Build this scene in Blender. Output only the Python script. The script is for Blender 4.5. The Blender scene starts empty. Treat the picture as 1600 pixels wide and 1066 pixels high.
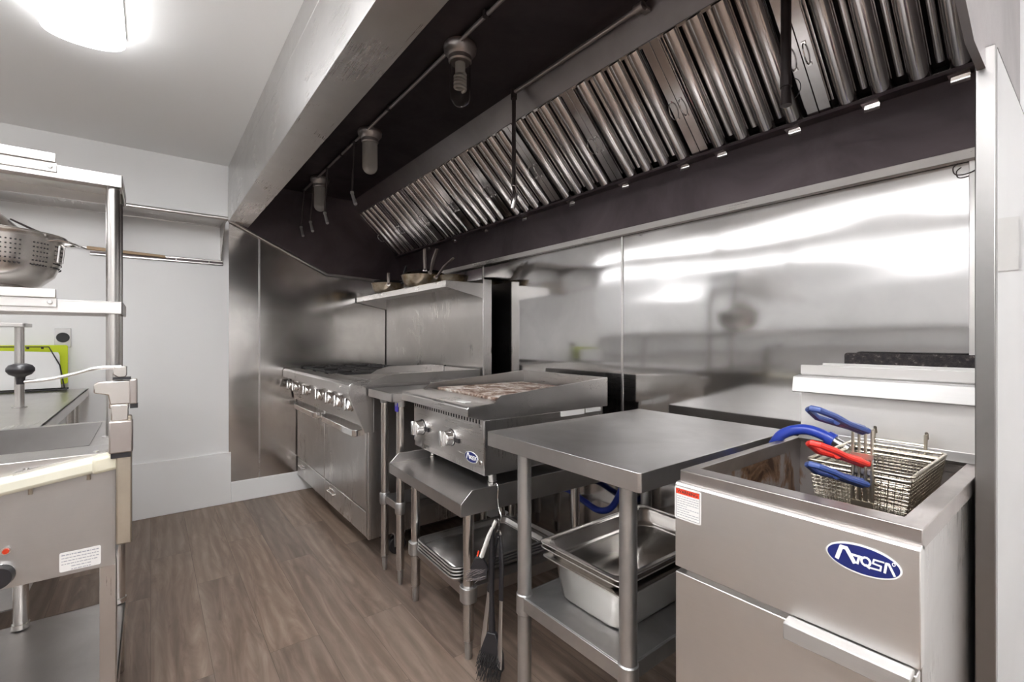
import bpy, bmesh, math, random
from mathutils import Vector, Matrix
random.seed(7)
S = bpy.context.scene
COL = S.collection
PI = math.pi

# ------------------------------------------------------------------ camera
CX, CY, CZ = 3.96, -1.80, 1.20
FP = 729.0
cam_d = bpy.data.cameras.new('camera')
cam = bpy.data.objects.new('camera', cam_d); COL.objects.link(cam)
cam_d.sensor_width = 36.0
cam_d.lens = FP / 1600 * 36.0
cam_d.shift_y = -4.0 / 1600
cam_d.clip_start = 0.02
cam.location = (CX, CY, CZ)
yaw = math.atan2(565, FP)                     # left of forward lies -x
fwd = Vector((-math.cos(yaw), math.sin(yaw), 0))
cam.rotation_euler = fwd.to_track_quat('-Z', 'Y').to_euler()
S.camera = cam
# ------------------------------------------------------------------ exposure, world
S.view_settings.view_transform = 'Standard'
S.view_settings.look = 'None'
S.view_settings.gamma = 1.0
S.view_settings.use_curve_mapping = False
S.view_settings.exposure = 1.78
w = bpy.data.worlds.new('world'); S.world = w; w.use_nodes = True
w.node_tree.nodes['Background'].inputs[0].default_value = (0.8, 0.8, 0.78, 1)
w.node_tree.nodes['Background'].inputs[1].default_value = 0.3
LAMP_E = 4.6          # emission of the near fluorescent diffuser
ROW_E = 4.0            # emission of the strip lights further back
FILL_E = 15.0          # emission of the added fill tubes just in front of the hood
S.cycles.max_bounces = 10
S.cycles.glossy_bounces = 6
S.cycles.diffuse_bounces = 5
S.cycles.sample_clamp_indirect = 6.0

# ================================================================== materials
MATS = {}
def nd(nt, t, **k):
    n = nt.nodes.new(t)
    for a, v in k.items(): setattr(n, a, v)
    return n
def base_mat(name):
    m = bpy.data.materials.new(name); m.use_nodes = True
    nt = m.node_tree; b = nt.nodes['Principled BSDF']
    MATS[name] = m
    return m, nt, b
def coords(nt, scale=(1, 1, 1), kind='Object'):
    tc = nd(nt, 'ShaderNodeTexCoord'); mp = nd(nt, 'ShaderNodeMapping')
    mp.inputs['Scale'].default_value = scale
    nt.links.new(tc.outputs[kind], mp.inputs[0])
    return mp.outputs[0]
def noise(nt, vec, scale=5, detail=3, rough=.5, dist=0):
    n = nd(nt, 'ShaderNodeTexNoise'); n.inputs['Scale'].default_value = scale
    n.inputs['Detail'].default_value = detail; n.inputs['Roughness'].default_value = rough
    n.inputs['Distortion'].default_value = dist
    nt.links.new(vec, n.inputs['Vector']); return n.outputs['Fac']
def ramp(nt, fac, stops):
    r = nd(nt, 'ShaderNodeValToRGB'); e = r.color_ramp.elements
    while len(e) < len(stops): e.new(.5)
    for i, (p, c) in enumerate(stops):
        e[i].position = p; e[i].color = (*c, 1) if len(c) == 3 else c
    nt.links.new(fac, r.inputs[0]); return r.outputs[0]
def mrange(nt, fac, lo, hi, a=0.0, b=1.0):
    r = nd(nt, 'ShaderNodeMapRange')
    r.inputs[1].default_value = a; r.inputs[2].default_value = b
    r.inputs[3].default_value = lo; r.inputs[4].default_value = hi
    nt.links.new(fac, r.inputs[0]); return r.outputs[0]
def mix(nt, f, a, b, mode='MIX'):
    m = nd(nt, 'ShaderNodeMix', data_type='RGBA', blend_type=mode)
    for s, v in ((m.inputs[0], f), (m.inputs[6], a), (m.inputs[7], b)):
        if isinstance(v, (int, float)): s.default_value = v
        elif isinstance(v, tuple): s.default_value = (*v, 1)
        else: nt.links.new(v, s)
    return m.outputs[2]
def bump(nt, b, h, strength=.2, dist=.01, normal=None):
    n = nd(nt, 'ShaderNodeBump'); n.inputs['Strength'].default_value = strength
    n.inputs['Distance'].default_value = dist; nt.links.new(h, n.inputs['Height'])
    if normal is not None: nt.links.new(normal, n.inputs['Normal'])
    nt.links.new(n.outputs[0], b.inputs['Normal']); return n.outputs[0]
def plain(name, col, rough=.5, metal=0.0, spec=.5, var=0.0, emit=None):
    m, nt, b = base_mat(name)
    b.inputs['Roughness'].default_value = rough; b.inputs['Metallic'].default_value = metal
    b.inputs['Specular IOR Level'].default_value = spec
    b.inputs['Base Color'].default_value = (*col, 1)
    if var:
        v = coords(nt); n = noise(nt, v, 9, 4, .6)
        c = mix(nt, n, tuple(x * (1 - var) for x in col), tuple(min(1, x * (1 + var)) for x in col))
        nt.links.new(c, b.inputs['Base Color'])
    if emit:
        b.inputs['Emission Color'].default_value = (*emit[0], 1); b.inputs['Emission Strength'].default_value = emit[1]
    return m
def steel(name, col=(.62, .60, .585), rough=.28, brush='x', rv=.08, stain=.12, wave=0.0, wscale=(1, 1, 1), aniso=0.0, bs=420):
    """brushed stainless: long streaks along one axis, faint smears, optional sheet waviness"""
    m, nt, b = base_mat(name)
    b.inputs['Metallic'].default_value = 1.0
    sc = {'x': (5, bs, bs), 'y': (bs, 5, bs), 'z': (bs, bs, 5)}[brush]
    st = noise(nt, coords(nt, sc), 1.0, 3, .6)
    sm = noise(nt, coords(nt, (1, 1, 1)), 3.1, 5, .62, .6)
    sm2 = mrange(nt, sm, 0, 1, .35, .7)
    c = mix(nt, sm2, tuple(x * (1 - stain) for x in col), col)
    c2 = mix(nt, mrange(nt, st, 0, .05, .35, .7), c, tuple(x * .8 for x in col))
    nt.links.new(c2, b.inputs['Base Color'])
    a = nd(nt, 'ShaderNodeMath', operation='ADD'); nt.links.new(mrange(nt, st, -rv * .3, rv * .3, .3, .7), a.inputs[0])
    nt.links.new(mrange(nt, sm, rough + rv * .45, max(.04, rough - rv * .45), .3, .7), a.inputs[1])
    nt.links.new(a.outputs[0], b.inputs['Roughness'])
    nrm = None
    if wave:
        wv = noise(nt, coords(nt, wscale), 1.0, 1.5, .45)
        bn = nd(nt, 'ShaderNodeBump'); bn.inputs['Strength'].default_value = 1.0
        bn.inputs['Distance'].default_value = wave; nt.links.new(wv, bn.inputs['Height']); nrm = bn.outputs[0]
    if nrm is not None: nt.links.new(nrm, b.inputs['Normal'])
    if aniso:
        b.inputs['Anisotropic'].default_value = aniso
    return m

steel('steel', rough=.30)
steel('steel_vertical', rough=.30, brush='z')
steel('steel_depth', rough=.30, brush='y')
steel('steel_wall', col=(.54, .53, .525), rough=.09, rv=.02, brush='z', wave=.014, wscale=(.75, .75, 2.3), stain=.16)
steel('steel_wall_left', col=(.62, .60, .58), rough=.15, rv=.03, brush='z', wave=.009, wscale=(.9, .9, 2.4), stain=.2)
steel('steel_hood_front', col=(.66, .65, .64), rough=.30, wave=.004, wscale=(1.2, 1.2, 1.2))
steel('steel_hood_shaded', col=(.16, .13, .138), rough=.42, stain=.35)  # same steel, the unlit inside put into a darker colour, with some grease
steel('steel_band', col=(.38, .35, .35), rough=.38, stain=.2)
steel('steel_table', col=(.60, .58, .57), rough=.34, stain=.18)
steel('steel_fryer', col=(.74, .725, .71), rough=.42, brush='x', stain=.08)
steel('steel_baffle', col=(.70, .67, .66), rough=.16, brush='z', rv=.05, stain=.35)
steel('steel_matte', col=(.58, .57, .56), rough=.56, stain=.06)
steel('steel_panel', col=(.50, .49, .48), rough=.42, brush='y', stain=.08)
steel('steel_channel', col=(.28, .27, .265), rough=.34, brush='z', stain=.15)
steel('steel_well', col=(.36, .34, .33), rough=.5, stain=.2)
plain('nozzle_cap', (.72, .71, .69), .38, .55)
steel('steel_worn', col=(.50, .46, .44), rough=.40, stain=.3)
steel('galvanised', col=(.60, .60, .60), rough=.42, brush='z', stain=.3, rv=.08, bs=70)
steel('tube_steel', col=(.64, .62, .60), rough=.25, brush='z', stain=.1, rv=.02, bs=50)
plain('chrome', (.80, .79, .78), .09, 1.0)
plain('aluminium', (.62, .61, .60), .33, 1.0, var=.12)
plain('pan_steel', (.60, .57, .54), .26, 1.0, var=.15)
plain('wire_nickel', (.55, .50, .42), .30, 1.0, var=.1)
plain('black_plastic', (.018, .017, .02), .32, spec=.5)
plain('black_iron', (.02, .018, .018), .55, var=.3)
plain('dark_gap', (.012, .010, .012), .8)
plain('blue_rubber', (.02, .045, .32), .30, var=.08)
plain('blue_grip', (.035, .065, .22), .33, var=.1)
plain('red_grip', (.62, .025, .015), .34, var=.1)
plain('badge_blue', (.010, .018, .13), .35)
plain('badge_white', (.86, .86, .84), .4)
plain('label_white', (.74, .73, .71), .5)
plain('label_red', (.75, .05, .015), .5)
plain('ink', (.03, .03, .035), .6)
plain('ink_grey', (.32, .33, .36), .6)
plain('green_board', (.52, .62, .005), .45, var=.04)
plain('white_board', (.78, .78, .77), .45)
plain('lamp_orange', (.55, .04, .01), .3)
plain('cream_plastic', (.72, .70, .58), .45, var=.05)
plain('cream_end', (.62, .59, .47), .5, var=.06)
plain('tan_wood', (.38, .26, .15), .5, var=.2)
plain('worn_bar', (.43, .38, .31), .42, .75, var=.25)
plain('hose_steel', (.7, .7, .7), .25, 1.0)
plain('cfl_white', (.75, .74, .70), .5)
plain('pipe_grey', (.42, .38, .36), .38, .9, var=.2)
plain('pipe_dark', (.10, .085, .085), .45, .8, var=.2)
plain('sticker_blue', (.05, .03, .45), .4)
plain('oil', (.012, .008, .006), .08)
plain('glass_bulb', (.50, .48, .46), .35)
def glass(name):
    m, nt, b = base_mat(name)
    b.inputs['Base Color'].default_value = (.85, .84, .82, 1); b.inputs['Roughness'].default_value = .12
    b.inputs['Transmission Weight'].default_value = 1.0; b.inputs['IOR'].default_value = 1.2
glass('glass')
def paint(name, col, rough=.55):
    m, nt, b = base_mat(name)
    n = noise(nt, coords(nt), 1.3, 3, .5)
    nt.links.new(mix(nt, n, tuple(x * .97 for x in col), col), b.inputs['Base Color'])
    b.inputs['Roughness'].default_value = rough
    bump(nt, b, noise(nt, coords(nt), 180, 2, .5), .05, .001)
paint('wall_paint', (.83, .83, .825), .5)
paint('ceiling_paint', (.88, .88, .87), .7)
def lampmat(name, e):
    m, nt, b = base_mat(name)
    b.inputs['Base Color'].default_value = (.9, .9, .88, 1); b.inputs['Roughness'].default_value = .4
    b.inputs['Emission Color'].default_value = (.975, .98, 1.0, 1); b.inputs['Emission Strength'].default_value = e
lampmat('diffuser', LAMP_E); lampmat('strip_diffuser', ROW_E); lampmat('fill_tube', FILL_E); lampmat('side_diffuser', 6.0)
def floor_mat():
    m, nt, b = base_mat('vinyl_planks')
    tc = nd(nt, 'ShaderNodeTexCoord')
    br = nd(nt, 'ShaderNodeTexBrick')
    br.offset = .37; br.offset_frequency = 2
    br.inputs['Scale'].default_value = 1.0
    br.inputs['Brick Width'].default_value = 1.22; br.inputs['Row Height'].default_value = .18
    br.inputs['Mortar Size'].default_value = .0007; br.inputs['Mortar Smooth'].default_value = .2
    br.inputs['Color1'].default_value = (0, 0, 0, 1); br.inputs['Color2'].default_value = (1, 1, 1, 1)
    br.inputs['Mortar'].default_value = (.5, .5, .5, 1); br.inputs['Bias'].default_value = 0
    nt.links.new(tc.outputs['Object'], br.inputs['Vector'])
    sep = nd(nt, 'ShaderNodeSeparateColor'); nt.links.new(br.outputs['Color'], sep.inputs[0])
    sc = nd(nt, 'ShaderNodeMath', operation='MULTIPLY'); sc.inputs[1].default_value = 37.0
    nt.links.new(sep.outputs[0], sc.inputs[0])
    cmb = nd(nt, 'ShaderNodeCombineXYZ'); nt.links.new(sc.outputs[0], cmb.inputs[0]); nt.links.new(sc.outputs[0], cmb.inputs[1])
    add = nd(nt, 'ShaderNodeVectorMath', operation='ADD'); nt.links.new(tc.outputs['Object'], add.inputs[0]); nt.links.new(cmb.outputs[0], add.inputs[1])
    mp = nd(nt, 'ShaderNodeMapping'); mp.inputs['Scale'].default_value = (1.1, 9, 1); nt.links.new(add.outputs[0], mp.inputs[0])
    g1 = noise(nt, mp.outputs[0], 2.2, 6, .62, 1.4)
    wv = nd(nt, 'ShaderNodeTexWave', wave_type='RINGS', rings_direction='SPHERICAL'); wv.inputs['Scale'].default_value = 1.5
    wv.inputs['Distortion'].default_value = 7; wv.inputs['Detail'].default_value = 3; wv.inputs['Detail Scale'].default_value = .9
    mp2 = nd(nt, 'ShaderNodeMapping'); mp2.inputs['Scale'].default_value = (.55, 4.2, 1); nt.links.new(add.outputs[0], mp2.inputs[0])
    nt.links.new(mp2.outputs[0], wv.inputs['Vector'])
    blot = noise(nt, mp2.outputs[0], 1.3, 4, .6)
    basec = ramp(nt, g1, [(.28, (.13, .090, .068)), (.5, (.225, .165, .128)), (.72, (.31, .245, .195))])
    ringc = mix(nt, mrange(nt, wv.outputs['Fac'], 0, .45), basec, (.115, .08, .06))
    plank = mix(nt, sep.outputs[0], (.76, .76, .78), (1.18, 1.15, 1.12))
    c = mix(nt, 1.0, ringc, plank, 'MULTIPLY')
    c = mix(nt, mrange(nt, blot, 0, .35, .45, .75), c, (.30, .245, .20))
    c = mix(nt, br.outputs['Fac'], c, (.075, .055, .042))
    nt.links.new(c, b.inputs['Base Color'])
    nt.links.new(mrange(nt, g1, .36, .5), b.inputs['Roughness'])
    b.inputs['Specular IOR Level'].default_value = .4
    bump(nt, b, g1, .12, .002)
floor_mat()
def grate_mat():
    m, nt, b = base_mat('burnt_grate')
    v = coords(nt, (1, 1, 1)); n = noise(nt, v, 16, 6, .7, .8); n2 = noise(nt, v, 60, 4, .7)
    c = ramp(nt, n, [(.32, (.06, .035, .025)), (.44, (.20, .12, .085)), (.53, (.50, .41, .35)), (.62, (.82, .79, .75))])
    nt.links.new(mix(nt, mrange(nt, n2, 0, .5), c, (.10, .055, .04)), b.inputs['Base Color'])
    b.inputs['Roughness'].default_value = .8
    bump(nt, b, n2, .8, .004)
grate_mat()
def crust_mat():
    m, nt, b = base_mat('crusted_black')
    v = coords(nt); n = noise(nt, v, 70, 5, .75)
    nt.links.new(ramp(nt, n, [(.42, (.012, .01, .012)), (.58, (.04, .03, .03)), (.7, (.20, .17, .16))]), b.inputs['Base Color'])
    b.inputs['Roughness'].default_value = .7; bump(nt, b, n, .8, .004)
crust_mat()
def pan_mat():
    m, nt, b = base_mat('seasoned_steel')
    v = coords(nt); n = noise(nt, v, 7, 4, .6)
    nt.links.new(ramp(nt, n, [(.35, (.05, .04, .035)), (.5, (.26, .19, .11)), (.62, (.48, .42, .33))]), b.inputs['Base Color'])
    b.inputs['Metallic'].default_value = .9; b.inputs['Roughness'].default_value = .3
pan_mat()
def tank_mat():
    m, nt, b = base_mat('greasy_tank')
    v = coords(nt); n = noise(nt, v, 7, 5, .65, 1.0)
    nt.links.new(ramp(nt, n, [(.48, (.40, .37, .36)), (.56, (.27, .16, .09)), (.64, (.07, .03, .015))]), b.inputs['Base Color'])
    b.inputs['Metallic'].default_value = .7; b.inputs['Roughness'].default_value = .4
tank_mat()
def frost_mat():
    m, nt, b = base_mat('glass_frosted')
    b.inputs['Base Color'].default_value = (.75, .72, .68, 1); b.inputs['Roughness'].default_value = .35
    b.inputs['Transmission Weight'].default_value = .55; b.inputs['IOR'].default_value = 1.25
frost_mat()

# ================================================================== mesh helpers
class MB:
    def __init__(s): s.b = bmesh.new()
    def box(s, x0, x1, y0, y1, z0, z1, M=None):
        vs = [s.b.verts.new(Vector((x, y, z))) for x in (x0, x1) for y in (y0, y1) for z in (z0, z1)]
        if M is not None:
            for v in vs: v.co = M @ v.co
        for f in ((0, 1, 3, 2), (4, 6, 7, 5), (0, 4, 5, 1), (2, 3, 7, 6), (0, 2, 6, 4), (1, 5, 7, 3)):
            s.b.faces.new([vs[i] for i in f])
        return s
    def prism(s, pts, a, b, axis='y', M=None):
        """extrude a 2-D outline between a and b along axis; outline coordinates are the other two axes in order"""
        def P(p, t):
            if axis == 'x': return Vector((t, p[0], p[1]))
            if axis == 'y': return Vector((p[0], t, p[1]))
            return Vector((p[0], p[1], t))
        A = [s.b.verts.new(P(p, a)) for p in pts]; B = [s.b.verts.new(P(p, b)) for p in pts]
        if M is not None:
            for v in A + B: v.co = M @ v.co
        n = len(pts)
        for i in range(n): s.b.faces.new((A[i], A[(i + 1) % n], B[(i + 1) % n], B[i]))
        s.b.faces.new(A[::-1]); s.b.faces.new(B)
        return s
    def tube(s, path, r, seg=12, closed=False, flat=None, caps=True):
        """round bar swept along a list of points; r may be a list; flat=(up vector, ratio) squashes it"""
        P = [Vector(p) for p in path]; n = len(P); rings = []
        up = Vector((0, 0, 1))
        prev = None
        for i, p in enumerate(P):
            if closed: t = (P[(i + 1) % n] - P[i - 1])
            else: t = (P[min(i + 1, n - 1)] - P[max(i - 1, 0)])
            t.normalize()
            if prev is None:
                u = up.cross(t)
                if u.length < .1: u = Vector((1, 0, 0)).cross(t)
            else:
                u = prev - t * prev.dot(t)
                if u.length < 1e-5: u = up.cross(t)
            u.normalize(); prev = u; v = t.cross(u)
            rr = r[i] if isinstance(r, (list, tuple)) else r
            ring = []
            for k in range(seg):
                a = 2 * PI * k / seg
                o = u * math.cos(a) * rr + v * math.sin(a) * rr
                if flat: o = o - flat[0] * (o.dot(flat[0]) * (1 - flat[1]))
                ring.append(s.b.verts.new(p + o))
            rings.append(ring)
        m = n if closed else n - 1
        for i in range(m):
            A, B = rings[i], rings[(i + 1) % n]
            for k in range(seg): s.b.faces.new((A[k], A[(k + 1) % seg], B[(k + 1) % seg], B[k]))
        if not closed and caps:
            s.b.faces.new(rings[0][::-1]); s.b.faces.new(rings[-1])
        return s
    def cyl(s, p0, p1, r0, r1=None, seg=20):
        return s.tube([p0, p1], [r0, r0 if r1 is None else r1], seg)
    def lathe(s, prof, c=(0, 0, 0), seg=32, M=None, cap=False):
        """profile of (radius, height) turned about z"""
        rings = []
        for r, z in prof:
            ring = []
            for k in range(seg):
                a = 2 * PI * k / seg
                co = Vector((r * math.cos(a), r * math.sin(a), z))
                co = (M @ co) if M is not None else co
                ring.append(s.b.verts.new(co + Vector(c)))
            rings.append(ring)
        for A, B in zip(rings, rings[1:]):
            for k in range(seg): s.b.faces.new((A[k], A[(k + 1) % seg], B[(k + 1) % seg], B[k]))
        if cap:
            s.b.faces.new(rings[0][::-1]); s.b.faces.new(rings[-1])
        return s
    def strokes(s, lines, wd, plane, t=.0006):
        """flat lettering: each polyline drawn as bars in a plane given by (origin, u, v, n)"""
        o, u, v, n = [Vector(q) for q in plane]
        for ln in lines:
            for (a, b) in zip(ln, ln[1:]):
                t += .00003
                A = o + u * a[0] + v * a[1]; B = o + u * b[0] + v * b[1]
                d = (B - A); d.normalize(); sd = n.cross(d) * wd / 2; e = d * wd * .25
                vs = []
                for k in (0, 1):
                    for q in (A - e - sd, B + e - sd, B + e + sd, A - e + sd): vs.append(s.b.verts.new(q + n * (t * k)))
                s.b.faces.new(vs[0:4][::-1]); s.b.faces.new(vs[4:8])
                for i in range(4): s.b.faces.new((vs[i], vs[(i + 1) % 4], vs[4 + (i + 1) % 4], vs[4 + i]))
        return s
    def quad(s, a, b, c, d):
        s.b.faces.new([s.b.verts.new(Vector(q)) for q in (a, b, c, d)]); return s
def rect_round(x0, x1, y0, y1, r, n=5):
    P = []
    for cx, cy, a0 in ((x1 - r, y1 - r, 0), (x0 + r, y1 - r, 90), (x0 + r, y0 + r, 180), (x1 - r, y0 + r, 270)):
        for k in range(n + 1):
            a = math.radians(a0 + 90 * k / n); P.append((cx + r * math.cos(a), cy + r * math.sin(a)))
    return P
def loft(mb, rings, close_top=False, close_bottom=False):
    R = [[mb.b.verts.new(Vector(p)) for p in ring] for ring in rings]
    n = len(R[0])
    for A, B in zip(R, R[1:]):
        for k in range(n): mb.b.faces.new((A[k], A[(k + 1) % n], B[(k + 1) % n], B[k]))
    if close_bottom: mb.b.faces.new(R[-1])
    if close_top: mb.b.faces.new(R[0][::-1])
    return mb
def root_m(o):
    M = Matrix.Identity(4)
    while o is not None:
        M = Matrix.LocRotScale(o.location, o.rotation_euler, None) @ M; o = o.parent
    return M
def obj(name, mb, mat, parent=None, bev=0.0, smooth=32, label=None, sol=None, local=False):
    me = bpy.data.meshes.new(name)
    bmesh.ops.recalc_face_normals(mb.b, faces=mb.b.faces[:])
    if parent is not None and not local: mb.b.transform(root_m(parent).inverted())
    for f in mb.b.faces: f.smooth = True
    mb.b.to_mesh(me); mb.b.free()
    me.set_sharp_from_angle(angle=math.radians(smooth))
    me.materials.append(MATS[mat])
    o = bpy.data.objects.new(name, me); COL.objects.link(o)
    if parent is not None: o.parent = parent
    if sol:
        md = o.modifiers.new('thickness', 'SOLIDIFY'); md.thickness = sol; md.offset = -1
    if bev:
        md = o.modifiers.new('bevel', 'BEVEL'); md.width = bev; md.segments = 2; md.limit_method = 'ANGLE'
        md.angle_limit = math.radians(40); md.harden_normals = False
    if label: o['label'] = label
    return o
def tag(o, label, cat, group=None):
    o['label'] = label; o['category'] = cat
    if group: o['group'] = group
    return o
def thing(name, label, cat, loc=(0, 0, 0), rz=0.0, group=None):
    o = bpy.data.objects.new(name, None); COL.objects.link(o)
    o.empty_display_size = .1; o.location = loc; o.rotation_euler = (0, 0, rz)
    return tag(o, label, cat, group)
def struct(name, mb, mat, bev=0.0, smooth=32):
    o = obj(name, mb, mat, bev=bev, smooth=smooth); o['kind'] = 'structure'; return o
def children(o): return [c for c in COL.objects if c.parent == o]
def dup(o, loc=None, rz=None, label=None, parent=None):
    r = o.copy(); COL.objects.link(r)
    if loc is not None: r.location = loc
    if rz is not None: r.rotation_euler = (0, 0, rz)
    if label: r['label'] = label
    if parent is not None: r.parent = parent
    for c in [c for c in COL.objects if c.parent == o]: dup(c, parent=r)
    return r
def box_obj(name, ex, mat, parent=None, bev=.0015, **k):
    return obj(name, MB().box(*ex), mat, parent, bev=bev, **k)
def leg(name, x, y, ztop, parent, r=.0205, mat='tube_steel', foot=True):
    m = MB(); m.cyl((x, y, .075 if foot else 0), (x, y, ztop), r, seg=24)
    o = obj(name, m, mat, parent)
    if foot:
        f = MB(); f.lathe([(r * .98, .085), (r * .98, .074), (r * .72, .068), (r * .66, .03), (r * .45, .004), (r * .4, 0.0)], (x, y, 0), 20, cap=True)
        obj('foot', f, 'galvanised', o_as(o))
    return o
def o_as(o): return o

# ================================================================== the room
Hc = 2.455
XL, YO = -4.6, -2.62
struct('floor', MB().box(XL - .1, 6.6, -7.0, .1, -.1, 0), 'vinyl_planks')
struct('ceiling', MB().box(XL - .1, 6.6, -7.0, .1, Hc, Hc + .1), 'ceiling_paint')
struct('wall_left', MB().box(-.1, 0, YO, .1, 0, Hc), 'wall_paint')
struct('wall_left_return', MB().box(XL, -.1, YO, YO + .1, 0, Hc), 'wall_paint')
struct('wall_far_left', MB().box(XL - .1, XL, -7.0, YO + .1, 0, Hc), 'wall_paint')
struct('wall_back', MB().box(0, 6.6, 0, .1, 0, Hc), 'wall_paint')
struct('wall_right', MB().box(6.5, 6.6, -7.0, 0, 0, Hc), 'wall_paint')
struct('wall_front', MB().box(XL, 6.5, -7.0, -6.9, 0, Hc), 'wall_paint')
# thicker lower skirting left of the steel, lower one under it
m = MB(); m.box(0, .016, YO, -1.335, 0, .37); struct('trim_1', m, 'wall_paint', bev=.003)
m = MB(); m.box(0, .014, -1.335, -.02, 0, .15); struct('baseboard_left', m, 'wall_paint', bev=.003)
# stainless cladding on the left wall
struct('trim_2', MB().box(0, .006, -1.349, -1.152, .15, 2.2), 'steel_wall_left', bev=.001)
struct('trim_3', MB().box(0, .006, -1.148, -.004, .15, 2.2), 'steel_wall_left', bev=.001)
m = MB(); m.box(.006, .009, -1.156, -1.144, .15, 2.1); struct('trim_4', m, 'steel', bev=.001)
# stainless sheets on the back wall
struct('trim_5', MB().box(.008, 1.322, -.006, 0, .1, 2.36), 'steel_wall', bev=.001)
struct('trim_6', MB().box(1.326, 2.510, -.006, 0, .1, 2.36), 'steel_wall', bev=.001)
struct('trim_7', MB().box(2.514, 3.79, -.006, 0, .1, 2.36), 'steel_wall', bev=.001)
for i, x in enumerate((1.324, 2.512)):
    struct('trim_%d' % (8 + i), MB().box(x - .006, x + .006, -.010, -.006, .1, 1.69), 'steel', bev=.001)
struct('trim_10', MB().box(3.715, 3.728, -.016, -.006, .1, 1.69).box(3.745, 3.79, -.026, -.006, .1, 1.69), 'steel_vertical', bev=.001)

# ------------------------------------------------------------------ ceiling lights
def ceiling_light(x, y, label, L=1.22, mt='diffuser'):
    t = thing('ceiling_light', label, 'ceiling light', (x, y, Hc), 0, None)
    W = .26
    m = MB(); m.box(-L / 2, L / 2, -W / 2, W / 2, -.022, 0); obj('housing', m, 'cfl_white', t, bev=.003, local=True)
    m = MB(); pts = []
    for k in range(13):
        a = PI * k / 12; pts.append((-W / 2 * math.cos(a), -.022 - .058 * math.sin(a) ** .7))
    m.prism(pts, -L / 2 + .004, L / 2 - .004, 'x'); obj('diffuser', m, mt, t, local=True, smooth=50)
    return t
ceiling_light(2.03, -2.01, 'white wraparound ceiling light above the prep station, the only one inside the picture')
def strip_light(x, y, L, label, mt='strip_diffuser'):
    """slim strip hung a hand's width under the ceiling on two rods, shining all round"""
    t = thing('strip_light', label, 'ceiling light', (x, y, Hc), 0, None)
    m = MB(); m.prism([(-.02, -.115), (.02, -.115), (.02, -.095), (-.02, -.095)], -L / 2, L / 2, 'x'); obj('spine', m, 'cfl_white', t, local=True)
    for sx in (-1, 1): obj('rod', MB().cyl((sx * L * .4, 0, 0), (sx * L * .4, 0, -.1), .005, seg=8), 'chrome', t, local=True)
    for dy in (-.042, .042):
        obj('tube', MB().cyl((-L / 2 + .01, dy, -.112), (L / 2 - .01, dy, -.112), .019, seg=14), mt, t, local=True)
strip_light(4.10, -2.10, 3.2, 'added long twin-tube fill light, unseen above the head of the photographer', 'fill_tube')  # fill light added to brighten range and ceiling, hidden from the back wall's reflection
ceiling_light(5.1, -.95, 'white wraparound ceiling light beyond the right end of the hood', 1.22, 'side_diffuser')
for row, (y, nm) in enumerate(((-3.75, 'nearer'), (-6.05, 'farther'))):
    for x, w_ in ((-3.0, 'far left'), (-.4, 'left'), (2.2, 'middle'), (4.9, 'right')):
        strip_light(x, y, 2.50, 'long twin-tube strip light behind the photographer, %s one of the %s row' % (w_, nm))

# ================================================================== range hood
HX0, HX1 = .008, 3.81
hood = thing('range_hood', 'long stainless exhaust hood over the cooking line with baffle filters', 'range hood', (1.9, -.7, Hc))
obj('front_panel', MB().box(HX0, HX1, -1.352, -1.340, 2.055, 2.337), 'steel_hood_front', hood, bev=.002)
obj('closure_panel', MB().box(HX0, HX1, -1.350, -1.340, 2.342, Hc), 'steel_hood_front', hood, bev=.001)
m = MB(); m.prism([(-1.352, 2.055), (-1.23, 2.028), (-1.23, 2.05), (-1.226, 2.05), (-1.226, 2.024), (-1.352, 2.051)], HX0, HX1, 'x')
obj('front_lip', m, 'steel_hood_front', hood)
obj('top_panel', MB().box(HX0, HX1, -1.34, -.44, 2.36, 2.37), 'steel_hood_shaded', hood)
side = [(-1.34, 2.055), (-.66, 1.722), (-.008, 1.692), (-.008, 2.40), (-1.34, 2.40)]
obj('side_panel', MB().prism(side, HX0, HX0 + .010, 'x'), 'steel_hood_shaded', hood)
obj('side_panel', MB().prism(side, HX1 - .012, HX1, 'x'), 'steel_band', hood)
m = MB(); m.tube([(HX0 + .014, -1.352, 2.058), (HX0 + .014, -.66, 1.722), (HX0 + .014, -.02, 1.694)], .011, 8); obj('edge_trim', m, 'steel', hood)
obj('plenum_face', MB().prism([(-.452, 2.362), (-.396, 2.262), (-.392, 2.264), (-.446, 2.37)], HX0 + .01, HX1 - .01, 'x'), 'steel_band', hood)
m = MB(); m.box(HX0 + .01, HX1 - .01, -.028, -.012, 1.715, 1.925)
m.prism([(-.028, 1.925), (-.075, 1.925), (-.075, 1.935), (-.028, 1.935)], HX0 + .01, HX1 - .01, 'x')
obj('rear_panel', m, 'steel_hood_shaded', hood)
obj('rear_flange', MB().prism([(-.012, 1.69), (-.040, 1.69), (-.046, 1.716), (-.012, 1.716)], HX0 + .01, HX1 - .01, 'x'), 'steel', hood, bev=.001)
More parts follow.
